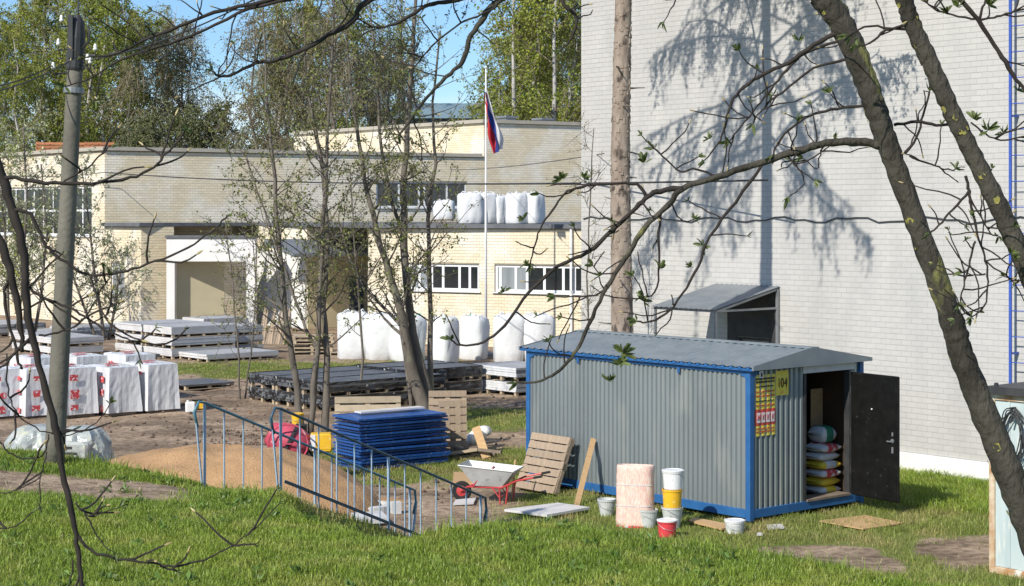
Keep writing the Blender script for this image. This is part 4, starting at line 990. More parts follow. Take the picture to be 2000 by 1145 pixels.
# ------------------------------------------------------------------ buckets
def bucket(name, label, loc, r0, r1, h, mt, group, lid=None, rz=0, band=None, handle=True, contents=None):
    t = thing(name, label, 'bucket', loc, rz, group)
    m = MB(); m.lathe([(r0,0),(r0+.004,.01),(r1,h-.035),(r1+.008,h-.034),(r1+.010,h-.02),(r1+.004,h-.018),(r1+.008,h),(r1-.004,h),(r0*.97,.02)], 24, cap=(True,True)); m.build('pail', M[mt], t, smooth=False)
    if lid: m = MB(); m.lathe([(r1+.014,h-.012),(r1+.016,h+.008),(r1-.01,h+.014),(r1-.014,h+.008)], 24); m.build('lid', M[lid], t)
    if band: m = MB(); m.lathe([(r0+(r1-r0)*.25+.0035,h*.25),(r0+(r1-r0)*.75+.0035,h*.72)], 24, cap=(False,False)); m.build('label_band', M[band], t)
    if handle:
        m = MB(); m.tube([((r1+.012)*math.cos(a), -.03-.05*math.sin(a), h-.04-.13*math.sin(a)) if 0 else ((r1+.014)*math.cos(a), -(r1+.02)*math.sin(a), h-.03-.10*math.sin(a)) for a in np.linspace(0, math.pi, 11)], .0035, 4); m.build('handle', M['steel'], t)
    return t
gb = 'buckets along the cabin wall'
ondirt = lambda u, v: Vector((*G(u, v).xy, hz(*G(u, v).xy)))
bucket('bucket', 'grubby white bucket left of the pink wrapped bundle', ondirt(1185,1004), .10,.145,.28,'grey_plastic', gb)
bucket('bucket', 'grubby white bucket before the pink wrapped bundle', ondirt(1266,1026), .105,.145,.29,'grey_plastic', gb, rz=.6)
p = ondirt(1313,1027); z = p.z
bucket('bucket', 'grey bucket at the bottom of the bucket tower', p, .115,.165,.33,'grey_plastic', gb, rz=1)
bucket('bucket', 'yellow bucket in the middle of the bucket tower', (p.x,p.y,z+.30), .135,.155,.31,'yellow', gb, band=None, handle=False)
bucket('bucket', 'white lidded bucket on top of the bucket tower', (p.x+.01,p.y,z+.61), .14,.162,.29,'white_plastic', gb, lid='white_plastic', rz=2)
bucket('bucket', 'small red bucket with white lid before the bucket tower', ondirt(1303,1046), .125,.145,.25,'red_plastic', gb, lid='white_plastic', rz=.3)
bucket('bucket', 'low white printed tub at the near cabin corner', ondirt(1435,1037), .13,.15,.20,'white_plastic', gb, lid='white_plastic', band='grey_plastic', rz=.3)
bucket('bucket', 'yellow bucket standing above the red mixer behind the railings', G(566,905)+Vector((-.0,1.2,.62)), .10,.12,.22,'yellow', gb, lid='yellow')
t = thing('oil_drum', 'dark drum holding up the yellow bucket behind the mixer', 'drum', G(566,905)+Vector((0,1.2,0)), 0); m = MB(); m.lathe([(.2,0),(.2,.2),(.21,.21),(.2,.22),(.2,.4),(.21,.41),(.2,.42),(.2,.61)], 20); m.build('drum_body', M['steel_dark'], t); m = MB(); m.lathe([(.21,.60),(.21,.618)],20); m.build('drum_lid', M['steel_dark'], t)
p = ondirt(1236,1026); t = thing('wrapped_bundle', 'upright pink and cream film wrapped bundle against the cabin wall', 'bundle', p+Vector((.0,.0,0)), GA+R(-62)+R(180)+R(12))
t.rotation_euler = (R(-4), 0, R(-14)); t.location = p+Vector((-.28,.05,.0))
sq_ = lambda a, z: (abs(math.cos(a))**3.2+abs(math.sin(a))**3.2)**(-1/3.2)*(1+.018*math.sin(9*a+z*11)+.012*math.sin(17*a-z*7))
m = MB(); SC = Matrix.Translation((.29,.17,0)) @ Matrix.Diagonal((1,.66,1,1))
m.lathe([(.285,0),(.292,.02)]+[(.292+.004*(i % 2), .02+.94*i/11) for i in range(1, 12)]+[(.283,.978),(.262,.972),(.255,.955),(.1,.95)], 40, M=SC, fn=sq_); m.build('film', M['pink_foam'], t, smooth=True)
for z_ in (.33,.66): m = MB(); m.lathe([(.298,z_),(.302,z_+.003),(.302,z_+.015),(.298,z_+.018)], 40, cap=(False,False), M=SC, fn=sq_); m.build('strap', M['slab_white'], t)
m = MB(); m.lathe([(.30,-.005),(.303,.03)], 40, cap=(False,False), M=SC, fn=sq_); m.build('red_hem', M['red_print'], t)
# pallet and post leaning on the long wall
p = inbox(-.52, 4.15); p.z = hz(p.x, p.y)
lp = thing('leaning_pallet', 'slatted wooden pallet leaning on the long cabin wall', 'pallet', p, 0, rot=(R(62),0,math.atan2(-L.y,-L.x)))
lp.rotation_euler = (Matrix.Rotation(math.atan2(-L.y,-L.x),4,'Z') @ Matrix.Rotation(R(67),4,'X')).to_euler()
lp.location = inbox(-.50, 5.02, hz(*inbox(-.5,4.5).xy)+.01)
rr = random.Random(8)
for i in range(7):
    m = MB(); m.box(0,1.02,0,.128,0,.022); m.build('plank', M['wood_pallet'], lp, (rr.uniform(-.015,.015), i*.150, .10+rr.uniform(-.003,.003)))
for x in (.0,.46,.93):
    m = MB(); m.box(x,x+.09,0,1.03,.022,.098); m.build('bearer', M['wood_pallet'], lp)
for y in (0,.45,.90):
    m = MB(); m.box(0,1.02,y,y+.12,0,.02); m.build('plank', M['wood_pallet'], lp)
a = P(1123,985,29.6); a.z = .0; b = inbox(-.04, 3.60, .99)
p0_ = Vector((*G(1126,988).xy, .0)); lpst = thing('leaning_board', 'narrow pale board leaning on the long cabin wall', 'board', p0_, 0)
m = MB(); m.beam((0,0,0), b-p0_, .095, .03, up=(0,1,0)); m.build('board_body', M['wood_fresh'], lpst)
# flat things on the ground
def sheet(name, label, cat, pts, th, mt, z=.03, part='sheet_body'):
    c = sum((Vector((*G(*q).xy,0)) for q in pts), Vector())/len(pts); zg = max(hz(*G(*q).xy) for q in pts)+z
    t = thing(name, label, cat, (c.x,c.y,zg)); m = MB(); q2 = [Vector((*G(*q).xy,0))-c for q in pts]
    m.hexa([(q.x,q.y,0) for q in q2]+[(q.x,q.y,th) for q in q2]); m.build(part, M[mt], t); return t
sheet('foam_board', 'dusty white board lying on the grass before the leaning pallet', 'board', [(1068,1014),(1152,999),(1090,990),(985,1003)], .04, 'slab_white')
sheet('plywood_mat', 'square plywood sheet on the grass at the cabin doorway', 'plywood', [(1685,1039),(1765,1027),(1690,1012),(1600,1023)], .018, 'wood_fresh', .02)
sheet('scrap_board', 'thin wooden scrap on the grass under the low tub', 'board', [(1410,1036),(1440,1030),(1356,1014),(1345,1020)], .03, 'wood_fresh')
sheet('yellow_plank', 'short orange yellow plank behind the wheelbarrow', 'plank', [(884,950),(925,950),(930,932),(886,930)], .05, 'wood_fresh', .02)
sheet('paper_scrap', 'white paper scrap on the grass before the near corner post', 'scrap', [(1500,1036),(1532,1034),(1526,1027),(1497,1029)], .025, 'slab_white', .02)
sheet('paper_scrap', 'small white litter scrap left of the doorway plywood', 'scrap', [(1478,1047),(1490,1047),(1489,1043),(1479,1043)], .02, 'slab_white', .02)
sheet('foam_scrap', 'flat white foam piece on the earth before the wheelbarrow', 'scrap', [(885,988),(925,986),(930,976),(890,980)], .03, 'slab_white', .02)
sheet('concrete_slab', 'broken pale concrete slab at the foot of the steps', 'slab', [(690,1034),(760,1030),(745,1016),(685,1020)], .08, 'concrete_white', .05)
sheet('wood_strip', 'pale strip of wood on the ground left of the sand pile', 'plank', [(195,905),(235,912),(236,908),(197,901)], .04, 'wood_pale', .03)
p = G(720, 1000); t = thing('concrete_ring', 'pale concrete well ring with a hatch beyond the railings', 'well ring', (p.x,p.y,.0), .3)
m = MB(); m.lathe([(.40,-.05),(.40,.13),(.30,.14),(.29,-.02)], 28); m.build('ring', M['concrete_white'], t); m = MB(); m.lathe([(.29,.05),(.28,.07)], 24); m.build('hatch', M['steel_dark'], t)
m = MB(); m.box(.3,.46,-.4,-.25,0,.2); m.build('lug', M['concrete_white'], t)
# clear heap of plastic sacks on the left
def heap(label, u, v, w, h, seed, mt='film_clear'):
    p = G(u, v); t = thing('wrapped_sacks', label, 'plastic wrapped heap', p, .2*seed, 'plastic wrapped heaps behind the grass rise')
    rg = random.Random(seed); ph = [rg.uniform(0,6) for _ in range(5)]
    m = MB(); prof = [(w*.5*math.cos(a)**.6 if a < 1.55 else .02, h*math.sin(a)) for a in np.linspace(0, 1.57, 12)]
    m.lathe(prof, 36, fn=lambda a, z: 1+.10*math.sin(2*a+ph[0])+.07*math.sin(5*a+ph[1]+z*4)+.05*math.sin(9*a+ph[2]-z*7)+.03*math.sin(17*a+z*9)); m.build('film', M[mt], t, smooth=False)
heap('clear plastic heap with yellowish sacks left of the concrete pole', 75, 915, 1.35, .85, 1)
heap('clear plastic wrapped heap with dark print right of the concrete pole', 160, 912, 1.25, .80, 2)
q = MB()
p = G(160,912)
t = thing('printed_sack', 'grey printed sack showing at the front of the plastic heap', 'sack', p+Vector((-.1,-.62,.12)), -.1); m = MB(); m.bbox(-.4,.4,-.1,.1,0,.45,.05); m.build('sack_body', M['film_clear'], t)
for k in range(3): m = MB(); m.box(-.28+.02*k,.3-.1*k,-.108,-.1005,.10+.11*k,.15+.11*k); m.build('print_line', M['steel_dark'], t)
# sand
sp = G(430, 985); sxy = np.linspace(-1,1,61)
xx, yy = np.meshgrid(np.linspace(-3.0,2.9,70), np.linspace(-1.9,1.9,46))
e = 1-np.maximum(np.abs((xx+.05)/2.75)**2.6, 0)-np.abs(yy/1.75)**2.2
zz = 1.02*np.clip(e, 0, 1)**.62*(1-.12*sstep(.5,2.6,xx)) + (vnoise(xx+9,yy+7,.45,3)-.5)*.13 + (vnoise(xx+3,yy+1,.15,8)-.5)*.05 - .03
idx = np.arange(70*46).reshape(46,70)
me = npmesh('sand_pile', np.stack([xx,yy,zz],-1).reshape(-1,3), np.stack([idx[:-1,:-1],idx[:-1,1:],idx[1:,1:],idx[1:,:-1]],-1).reshape(-1,4), M['sand'], True)
so_ = link(me, 'sand_pile', None, (G(430,1015).x-.15, G(430,1015).y+1.1, 0)); tag(so_, 'heap of orange sand behind the grass edge and stair railings', 'sand', kind='stuff'); so_.rotation_euler = (0,0,-.1)
# earth clods
rr = random.Random(21); m = MB()
for i in range(900):
    u = rr.choice([rr.gauss(500,60), rr.gauss(640,35), rr.uniform(360,900)]); far_ = i > 500
    if far_: u = rr.uniform(150,1010)
    v = rr.uniform(735,880) if far_ else rr.gauss(862,14) if u < 560 else rr.uniform(880,985)
    if u < 560 and not far_: v = max(842, min(870, v))
    p = G(u, v); r = rr.uniform(.015,.06); b = len(m.v)
    z = hz(p.x,p.y)
    for (dx,dy,dz) in ((1,0,0),(0,1,0),(-1,0,0),(0,-1,0),(0,0,1),(0,0,-1)): m.v.append((p.x+dx*r*rr.uniform(.6,1.3),p.y+dy*r*rr.uniform(.6,1.3),z+r*.3+dz*r*rr.uniform(.6,1)))
    for q in ((0,1,4),(1,2,4),(2,3,4),(3,0,4),(1,0,5),(2,1,5),(3,2,5),(0,3,5)): m.f.append(tuple(b+k for k in q)); m.m.append(0)
tag(m.build('rubble', M['rubble'], kind='stuff'), 'loose earth clods and rubble scattered round the sand heap', 'rubble')
# ------------------------------------------------------------------ wheelbarrow
p = G(962, 979); wb = thing('wheelbarrow', 'builders wheelbarrow with pale metal tray and red tube frame', 'wheelbarrow', (p.x,p.y,hz(p.x,p.y)), R(-16))
def tray(z0, z1, bx0, bx1, by, tx0, tx1, ty, flip=False, m=None):
    lo_ = [(bx0,-by,z0),(bx1,-by,z0),(bx1,by,z0),(bx0,by,z0)]; hi_ = [(tx0,-ty,z1+.03),(tx1,-ty,z1-.04),(tx1,ty,z1-.04),(tx0,ty,z1+.03)]
    qs = [lo_[::-1]]+[[lo_[i],lo_[(i+1)%4],hi_[(i+1)%4],hi_[i]] for i in range(4)]
    for q in qs: m.quad(*(q[::-1] if flip else q))
m = MB(); tray(.30,.62,-.26,.22,.20,-.52,.46,.31,False,m); tray(.305,.622,-.255,.215,.195,-.51,.45,.302,True,m); m.build('tray', M['galv_tray'], wb)
m = MB(); hi_ = [(-.52,-.31,.65),(.46,-.31,.58),(.46,.31,.58),(-.52,.31,.65)]
for i in range(4): m.tube([hi_[i], hi_[(i+1)%4]], .013, 6)
m.build('tray_rim', M['galv_tray'], wb)
m = MB()
for sg in (-1,1):
    m.tube([(-.55,sg*.07,.17),(-.40,sg*.14,.27),(.22,sg*.2,.285),(.50,sg*.24,.42),(.86,sg*.26,.50)], .017, 7)
    m.tube([(.18,sg*.21,.285),(.20,sg*.22,.01),(.30,sg*.22,.01),(.34,sg*.22,.34)], .015, 6)
    m.tube([(-.3,sg*.2,.28),(-.05,sg*.26,.58)], .012, 6); m.tube([(.20,sg*.22,.1),(.05,sg*.2,.28)], .011, 6)
m.tube([(.19,-.21,.12),(.19,.21,.12)], .012, 6); m.tube([(.40,-.22,.37),(.40,.22,.37)], .014, 6)
m.build('frame', M['red_paint'], wb)
for sg in (-1,1):
    m = MB(); m.tube([(.80,sg*.257,.487),(.95,sg*.265,.52)], .021, 7); m.build('grip', M['rubber'], wb)
W_ = Matrix.Translation((-.55,0,.17)) @ Matrix.Rotation(R(90),4,'X')
m = MB(); m.lathe([(.11,-.035),(.15,-.04),(.17,-.02),(.17,.02),(.15,.04),(.11,.035)], 20, M=W_); wh = m.build('wheel', M['rubber'], wb)
m = MB(); m.lathe([(.02,-.05),(.115,-.03),(.115,.03),(.02,.05)], 14, M=W_); m.build('rim', M['red_paint'], wh)
t = thing('stick', 'yellowish stick standing in the wheelbarrow handles', 'stick', G(1000,972), 0); m = MB(); m.beam((0,.05,.0),(.06,.12,.64),.03,.02); m.build('stick_body', M['wood_fresh'], t)
# ------------------------------------------------------------------ stair railings
def railing(label, n0, extra_low):
    a = ST0+STN*n0; t = thing('stair_railing', label, 'railing', (a[0],a[1],1.72), math.atan2(STD[1],STD[0]), 'railings beside the steps')
    sl_ = -1.58/ST_LEN; H = .92
    zf = lambda x: sl_*x
    m = MB(); m.tube([(-.10,0,H-.28),(-.16,0,H-.10),(-.08,0,H+.02),(.02,0,H),(ST_LEN,0,H+zf(ST_LEN)),(ST_LEN+.10,0,H+zf(ST_LEN)-.04),(ST_LEN+.12,0,H+zf(ST_LEN)-.2),(ST_LEN+.06,0,H+zf(ST_LEN)-.36)], .017, 8); m.build('handrail', M['rail_dark' if extra_low else 'rail_teal'], t, smooth=True)
    m = MB()
    if extra_low: m.beam((.1,0,.06),(ST_LEN*.72,0,.06+zf(ST_LEN*.72)),.025,.035)
    if extra_low: m.build('lower_rail', M['rail_dark' if extra_low else 'rail_teal'], t)
    nb = 13
    for i in range(nb):
        x = .02+i*(ST_LEN-.04)/(nb-1); post = i in (0,6,nb-1); w = .013 if post else .0072
        m = MB(); m.box(x-w,x+w,-w,w,-.25,H-.01+zf(x)-zf(x)) if 0 else m.box(x-w,x+w,-w,w,zf(x)-.30,zf(x)+H-.012); m.build('post' if post else 'baluster', M['rail_blue'], t)
    m = MB(); m.beam((-.14,0,H-.1),(-.02,0,-.1),.018,.018); m.build('brace', M['rail_blue'], t); m = MB(); m.beam((ST_LEN+.13,0,zf(ST_LEN)+H-.2),(ST_LEN+.02,0,zf(ST_LEN)+.1),.03,.03); m.build('brace', M['rail_blue'], t)
railing('near blue stair railing with a dark handrail', -.6, True)
railing('far blue stair railing on the sand side of the steps', .6, False)

# ------------------------------------------------------------------ utility pole, wires, flag
pb = P(105, 895, 21); pz = hz(pb.x, pb.y); ptop = P(152, 30, 21)
t = thing('utility_pole', 'leaning round concrete utility pole with dark head and insulators', 'pole', (pb.x,pb.y,pz-.1))
dv = ptop-Vector((pb.x,pb.y,pz-.1)); Lp = dv.length; at_ = lambda f: dv*f
m = MB(); m.tube([at_(f) for f in np.linspace(0,.93,12)], [.122-.034*f for f in np.linspace(0,.93,12)], 20); m.build('shaft', M['concrete_pole'], t, smooth=True)
m = MB(); m.tube([at_(f) for f in (.88,.885,.95,.985,1.0)], [.105,.112,.108,.085,.03], 14); m.tube([at_(1.0), at_(1.12)], .012, 6); m.build('head', M['steel_dark'], t)
for f in (.83,):
    m = MB(); m.tube([at_(f), at_(f+.012)], .125, 16); m.build('clamp', M['steel'], t)
def px(u, v, Y=21): return P(u, v, Y)-t.location
for (u, v) in ((120,36),(114,82),(186,92),(171,112),(104,128),(176,118)):
    m = MB(); c = px(u, v, 20.9); m.lathe([(.012,-.04),(.026,-.036),(.026,-.015),(.018,-.008),(.022,.008),(.015,.03),(.009,.04)], 12, c); m.build('insulator', M['porcelain'], t, smooth=True)
    m = MB(); q = px(150, v+14, 21); m.tube([c+Vector((0,0,-.05)), c+Vector((0,0,-.10)), q], .010, 5); m.build('bracket', M['steel_dark'], t)
m = MB(); m.box(-.03,.03,-.03,.03,-.30,.22); bx = m.build('side_strap', M['steel_dark'], t, px(138,65,20.9))
m = MB(); m.tube([px(170,50,20.95), px(175,62,20.9), px(173,82,20.9), px(160,95,20.95)], .014, 6); m.build('hoop', M['steel_dark'], t)
def wire(label, pts, r=.008, sag=.15, mt='steel_dark'):
    a, b = Vector(pts[0]), Vector(pts[-1]); m = MB(); n = 24
    m.tube([a.lerp(b, i/n)-Vector((0,0,sag*4*(i/n)*(1-i/n))) - a for i in range(n+1)], r, 4); o = m.build('wire', M[mt], None, a); tag(o, label, 'wire', 'overhead wires')
pk = lambda u, v, Y=21: P(u, v, Y)
wire('dark wire running left from the concrete pole head', [pk(104,128,20.9), pk(-200,175,18)])
wire('second dark wire running left just under the pole insulators', [pk(150,112,20.9), pk(-200,200,16)])
wire('wire running up and right from the pole clamps', [pk(176,118,20.9), pk(700,-120,14)])
wire('long dark wire crossing the shaded brick wall at mid height', [P(205,337,76.6), P(1500,352,37.2)], .022, .25)
wire('thin wire sagging over the shaded wall below the flag', [P(880,332,80), P(1180,300,42)], .012, .1)
wire('thin wire beside the long dark one over the left wall', [P(0,344,75), P(205,337,76.6)], .015, .1)
fp = G(949, 697); t = thing('flagpole', 'tall slender white flagpole before the cream building', 'flagpole', (fp.x,fp.y,0))
H_ = CH+(420-135)/F*fp.y; m = MB(); m.tube([(0,0,z) for z in (0,H_*.55,H_*.56,H_)], [.05,.042,.034,.024], 12); m.build('mast', M['window_white'], t, smooth=True)
m = MB(); m.lathe([(.02,0),(.06,.05),(.02,.1)],10,(0,0,H_)); m.build('finial', M['window_white'], t); m = MB(); m.lathe([(.35,0),(.35,.12),(.12,.2)],12); m.build('footing', M['concrete'], t)
fl = thing('flag', 'white blue and red striped flag hanging limp from the flagpole', 'flag', P(953,178,fp.y-.02))
prof_u = lambda k, w: None
fl.scale = (.8, 1, 1)
rows = 40; cols = 13; rr = random.Random(2)
for si, (nm, mt) in enumerate((('white_stripe','flag_white'),('blue_stripe','flag_blue'),('red_stripe','flag_red'))):
    m = MB()
    cs = np.linspace(si/3, (si+1)/3, 7)
    for r in range(rows+1):
        f = r/rows; z = -(303-178)/F*fp.y*f
        for c in cs:
            # the limp cloth gathers near the halyard and spreads lower down; its free corner curls to the right
            wd_ = .10+.42*sstep(0,.75,np.array(f))-.15*sstep(.8,1,np.array(f)); slant = .10*f+.30*f*f
            x = slant*(1.0-c*.15) + (1-c)*wd_*(.9) - .12 + .05*math.sin(9*f+c*11)
            m.v.append((x, -.10*math.sin(c*19+f*5)-.06*math.sin(c*7-f*9), z*(1-.10*(1-c))-.10*c*(1-f)))
    n = len(cs)
    for r in range(rows):
        for c in range(n-1): a = r*n+c; m.f.append((a,a+1,a+1+n,a+n)); m.m.append(0)
    m.build(nm, M[mt], fl, smooth=True)
# slatted crates on the left roof
for i, (u, lb) in enumerate(((70,'left orange slatted crate on the left flat roof'),(165,'right dark red slatted crate on the left flat roof'))):
    p = P(u, 290, 84); t = thing('slatted_crate', lb, 'crate', (p.x,p.y,7.93), GA+R(140), 'slatted crates on the roof')
    w = 2.6 if i == 0 else 1.4
    t.rotation_euler = (0,0,.25)
    for k in range(3):
        for y in (0,.9): m = MB(); m.box(0,w,y,y+.05,.04+k*.17,.14+k*.17); m.build('slat', M['orange_slats'], t)
    for k in range(5): m = MB(); x = k*(w-.1)/4; m.box(x,x+.1,.051,.099,0,.5); m.build('upright', M['orange_slats'], t)
# ------------------------------------------------------------------ vegetation
def rnd_dir(rg): 
    while True:
        v = Vector((rg.uniform(-1,1), rg.uniform(-1,1), rg.uniform(-1,1)))
        if .05 < v.length < 1: return v.normalized()
def limb(m, p, d, length, r0, rg, nseg=5, wob=.25, up=0., n=5, r1=None):
    """a curving tapered limb; returns its points"""
    pts = [Vector(p)]; d = Vector(d).normalized(); st = length/nseg
    for i in range(nseg):
        d = (d + rnd_dir(rg)*wob + Vector((0,0,up))).normalized(); pts.append(pts[-1]+d*st)
    r1 = r0*.25 if r1 is None else r1
    m.tube(pts, [r0+(r1-r0)*i/nseg for i in range(nseg+1)], n)
    return pts
def along(pts, f):
    f = f*(len(pts)-1); i = min(int(f), len(pts)-2); return pts[i].lerp(pts[i+1], f-i), (pts[i+1]-pts[i]).normalized()
def leaf_mesh(name, pts, size, mt, seed=0, aspect=.6, hang=0.):
    """leaf-sized bent quads at the given points"""
    rng = np.random.default_rng(seed); p = np.asarray(pts, float); n = len(p)
    a = rng.normal(size=(n,3)); a[:,2] -= hang; a /= np.linalg.norm(a, axis=1)[:,None]
    b = rng.normal(size=(n,3)); b -= a*(a*b).sum(1)[:,None]; b /= np.linalg.norm(b, axis=1)[:,None]
    c = np.cross(a, b)
    s = size*rng.uniform(.6, 1.35, (n,1)); w = s*aspect
    V = np.stack([p, p+a*s*.5+b*w*.5+c*s*.12, p+a*s, p+a*s*.5-b*w*.5+c*s*.12], 1).reshape(-1,3)
    return npmesh(name, V, np.arange(4*n).reshape(n,4), mt)

# ---- the birch wood behind the buildings
def birch_proto(seed, h, leaf, nleaf, spread, size, bark='bark_birch', start=.16):
    rg = random.Random(seed); t = thing('birch_tree', 'x', 'tree', (0,0,0))
    m = MB(); tr = [Vector((0,0,0))]
    for i in range(1, 9): tr.append(Vector((rg.uniform(-.2,.2)*i*.3, rg.uniform(-.2,.2)*i*.3, h*i/8)))
    m.tube(tr, [.19*(1-.88*i/8) for i in range(9)], 7)
    b = MB(); pts = []
    for i in range(44):
        f = start+(1-start)*rg.random()**.9; p, d = along(tr, min(f, .97)); a = rg.uniform(0, 6.283)
        ln = spread*(1-f)**.7*rg.uniform(.6,1.15)+.7
        q = limb(b, p, (math.cos(a), math.sin(a), rg.uniform(.5,1.3)), ln, .05*(1-f)+.015, rg, 5, .22, .02, 4)
        for k in range(7):
            g, gd = along(q, rg.uniform(.25,1)); e = limb(b, g, Vector((gd.x,gd.y,0))+rnd_dir(rg)*.8+Vector((0,0,-.1)), rg.uniform(.9,2.4), .016, rg, 4, .22, -.34, 3, .008)
            for _ in range(max(1, nleaf//308)): 
                c, _d = along(e, rg.random()); pts.append(c+rnd_dir(rg)*rg.uniform(0,.38))
    m.build('trunk', M[bark], t, smooth=True); b.build('branches', M['twig_far'], t)
    link(leaf_mesh('crown', pts, size, M[leaf], seed, .75, .5), 'crown', t)
    return t
protos = [birch_proto(1, 22, 'leaf_a', 12000, 3.7, .15), birch_proto(2, 20, 'leaf_a', 10500, 4.0, .145), birch_proto(3, 23, 'leaf_b', 9500, 3.8, .135), birch_proto(4, 19, 'leaf_c', 8000, 4.0, .12), birch_proto(5, 17, 'leaf_c', 6000, 4.0, .11, 'bark_mid'), birch_proto(6, 15, 'leaf_dark', 13000, 4.8, .17, 'bark_mid', .05)]
plab = ['fresh green birch in the wood behind the cream building', 'broad yellow green birch in the wood behind the cream building', 'tall olive birch in the wood behind the cream building', 'brownish budding birch in the wood behind the cream building', 'nearly bare twiggy tree in the wood behind the cream building', 'dark low tree filling the wood edge behind the cream building']
used = set(); rg = random.Random(77)
spots = []
for u in range(-120, 1200, 27):                       # first row, leaving the two gaps of sky
    if 372 < u < 492 or 815 < u < 965: continue
    if u < 240: k = rg.choice([0,0,1,0,2])
    elif u < 395: k = rg.choice([3,4,3,2])
    elif u < 560: k = rg.choice([4,3,2])
    elif u < 700: k = rg.choice([2,4,0,1])
    elif u < 835: k = rg.choice([2,4,3])
    else: k = rg.choice([1,1,2,1])
    spots.append((u+rg.uniform(-12,12), rg.uniform(118,138), k, rg.uniform(.9,1.15)))
for u in range(-140, 1200, 62):                        # behind
    if 360 < u < 505 or 800 < u < 980: continue
    spots.append((u+rg.uniform(-15,15), rg.uniform(140,158), rg.choice([2,2,4,1]), rg.uniform(.9,1.1)))
for u in range(-110, 1180, 46):                        # the dark wood edge
    if 760 < u < 960: continue
    spots.append((u+rg.uniform(-14,14), rg.uniform(112,126), 5, (rg.uniform(.62,.9) if 215 < u < 470 else rg.uniform(.42,.6))))
for u in (402, 436, 468, 850, 885, 925, 950): spots.append((u, rg.uniform(118,140), rg.choice([3,5]), rg.uniform(.40,.5)))
spots += [(1000,121,1,1.32),(1045,126,2,1.25),(1085,119,1,1.34),(1122,124,0,1.28),(545,126,2,1.2),(650,122,1,1.25)]
for (u, Y, k, sc) in spots:
    p = P(u, 420, Y)
    zone = ('left of the concrete pole' if u < 95 else 'behind the pole head' if u < 200 else 'above the shaded wall' if u < 345 else 'in the left sky gap' if u < 500 else
            'above the upper roof end' if u < 620 else 'behind the forked yard trees' if u < 790 else 'in the right sky gap' if u < 985 else 'beside the tall grey building')
    lab_ = plab[k].replace('in the wood behind the cream building', '').replace('filling the wood edge behind the cream building', '').strip()+(' behind' if Y > 139 else '')+' in the wood, '+zone
    if k not in used: o = protos[k]; used.add(k); o.location = (p.x,p.y,-.1); o.rotation_euler = (0,0,rg.uniform(0,6)); o.scale = (sc,)*3; o['label'] = lab_; o['group'] = 'trees of the wood behind the cream building'
    else: o = dup(protos[k], (p.x,p.y,-.1), rg.uniform(0,6.28), lab_, scale=sc); o['group'] = 'trees of the wood behind the cream building'

# ---- slender trees in the middle of the yard
def stem_tree(label, Y, stems, seed, wk=.52, twigs=26, leaf='leaf_small', lsize=.062, lper=10, base=None, bark='bark_mid', tl=(.7,2.2)):
    rg = random.Random(seed); st = [[P(u, v, Y+dy) for (u, v, dy, w) in s] for s in stems]
    b = st[0][0]; t = thing('young_tree', label, 'tree', (b.x, b.y, 0)); o = Vector((b.x, b.y, 0))
    m = MB(); tw = MB(); lp = []
    for s, sp in zip(stems, st):
        q = [p-o for p in sp]
        if q[0].z > .0: q = [Vector((q[0].x*.6, q[0].y*.6, -.05))]+q; ws = [s[0][3]*1.25]+[x[3] for x in s]
        else: ws = [x[3] for x in s]
        # smooth
        q2, w2 = [], []
        for i in range(len(q)-1):
            for k in range(3):
                f = k/3; q2.append(q[i].lerp(q[i+1], f)+Vector((rg.uniform(-.02,.02), rg.uniform(-.02,.02), 0))); w2.append(ws[i]+(ws[i+1]-ws[i])*f)
        q2.append(q[-1]); w2.append(ws[-1]); rad = [w/2/F*Y*wk for w in w2]
        m.tube(q2, rad, 9, rough=.06)
        for i in range(twigs):
            f = rg.uniform(.28, .99); p, d = along(q2, f); a = rg.uniform(0, 6.283)
            r = rad[int(f*(len(rad)-1))]
            e = limb(tw, p, (math.cos(a)*1.0, math.sin(a)*.8, rg.uniform(.25,1.1)), rg.uniform(*tl)*(1.15-.5*f), max(.007, r*.36), rg, 6, .2, .07, 5, .004)
            for k in range(5):
                g, gd = along(e, rg.uniform(.2,1)); h = limb(tw, g, gd*.7+rnd_dir(rg)*.9, rg.uniform(.25,.8), .007, rg, 4, .25, .05, 3, .003)
                for _ in range(lper):
                    c, _q = along(h, rg.uniform(.2,1)); lp.append(c+rnd_dir(rg)*.05)
    m.build('trunk', M[bark], t, smooth=True); tw.build('branches', M['bark_mid'], t); link(leaf_mesh('leaves', lp, lsize, M[leaf], seed, .7), 'leaves', t)
    return t
stem_tree('slender three stemmed tree left of the blue panels', 38.5, [
    [(587,860,0,30),(583,790,0,26),(572,705,0,24),(556,600,-.2,20),(545,480,-.3,17),(536,350,-.3,14),(520,180,-.4,10),(515,40,-.4,7),(512,-80,-.4,5)],
    [(607,862,.2,26),(612,760,.2,22),(622,650,.2,20),(628,520,.2,18),(634,380,.3,16),(640,250,.3,12),(648,100,.3,9),(655,-80,.3,5)],
    [(634,866,.4,34),(636,780,.4,28),(638,700,.4,24),(632,600,.5,20),(640,470,.6,17),(628,320,.8,13),(602,180,.9,9),(590,20,.9,6)],
    [(622,690,.3,12),(596,640,.5,11),(566,560,.8,10),(540,480,1,9),(505,380,1.2,7),(480,300,1.3,5)]], 5, twigs=30)
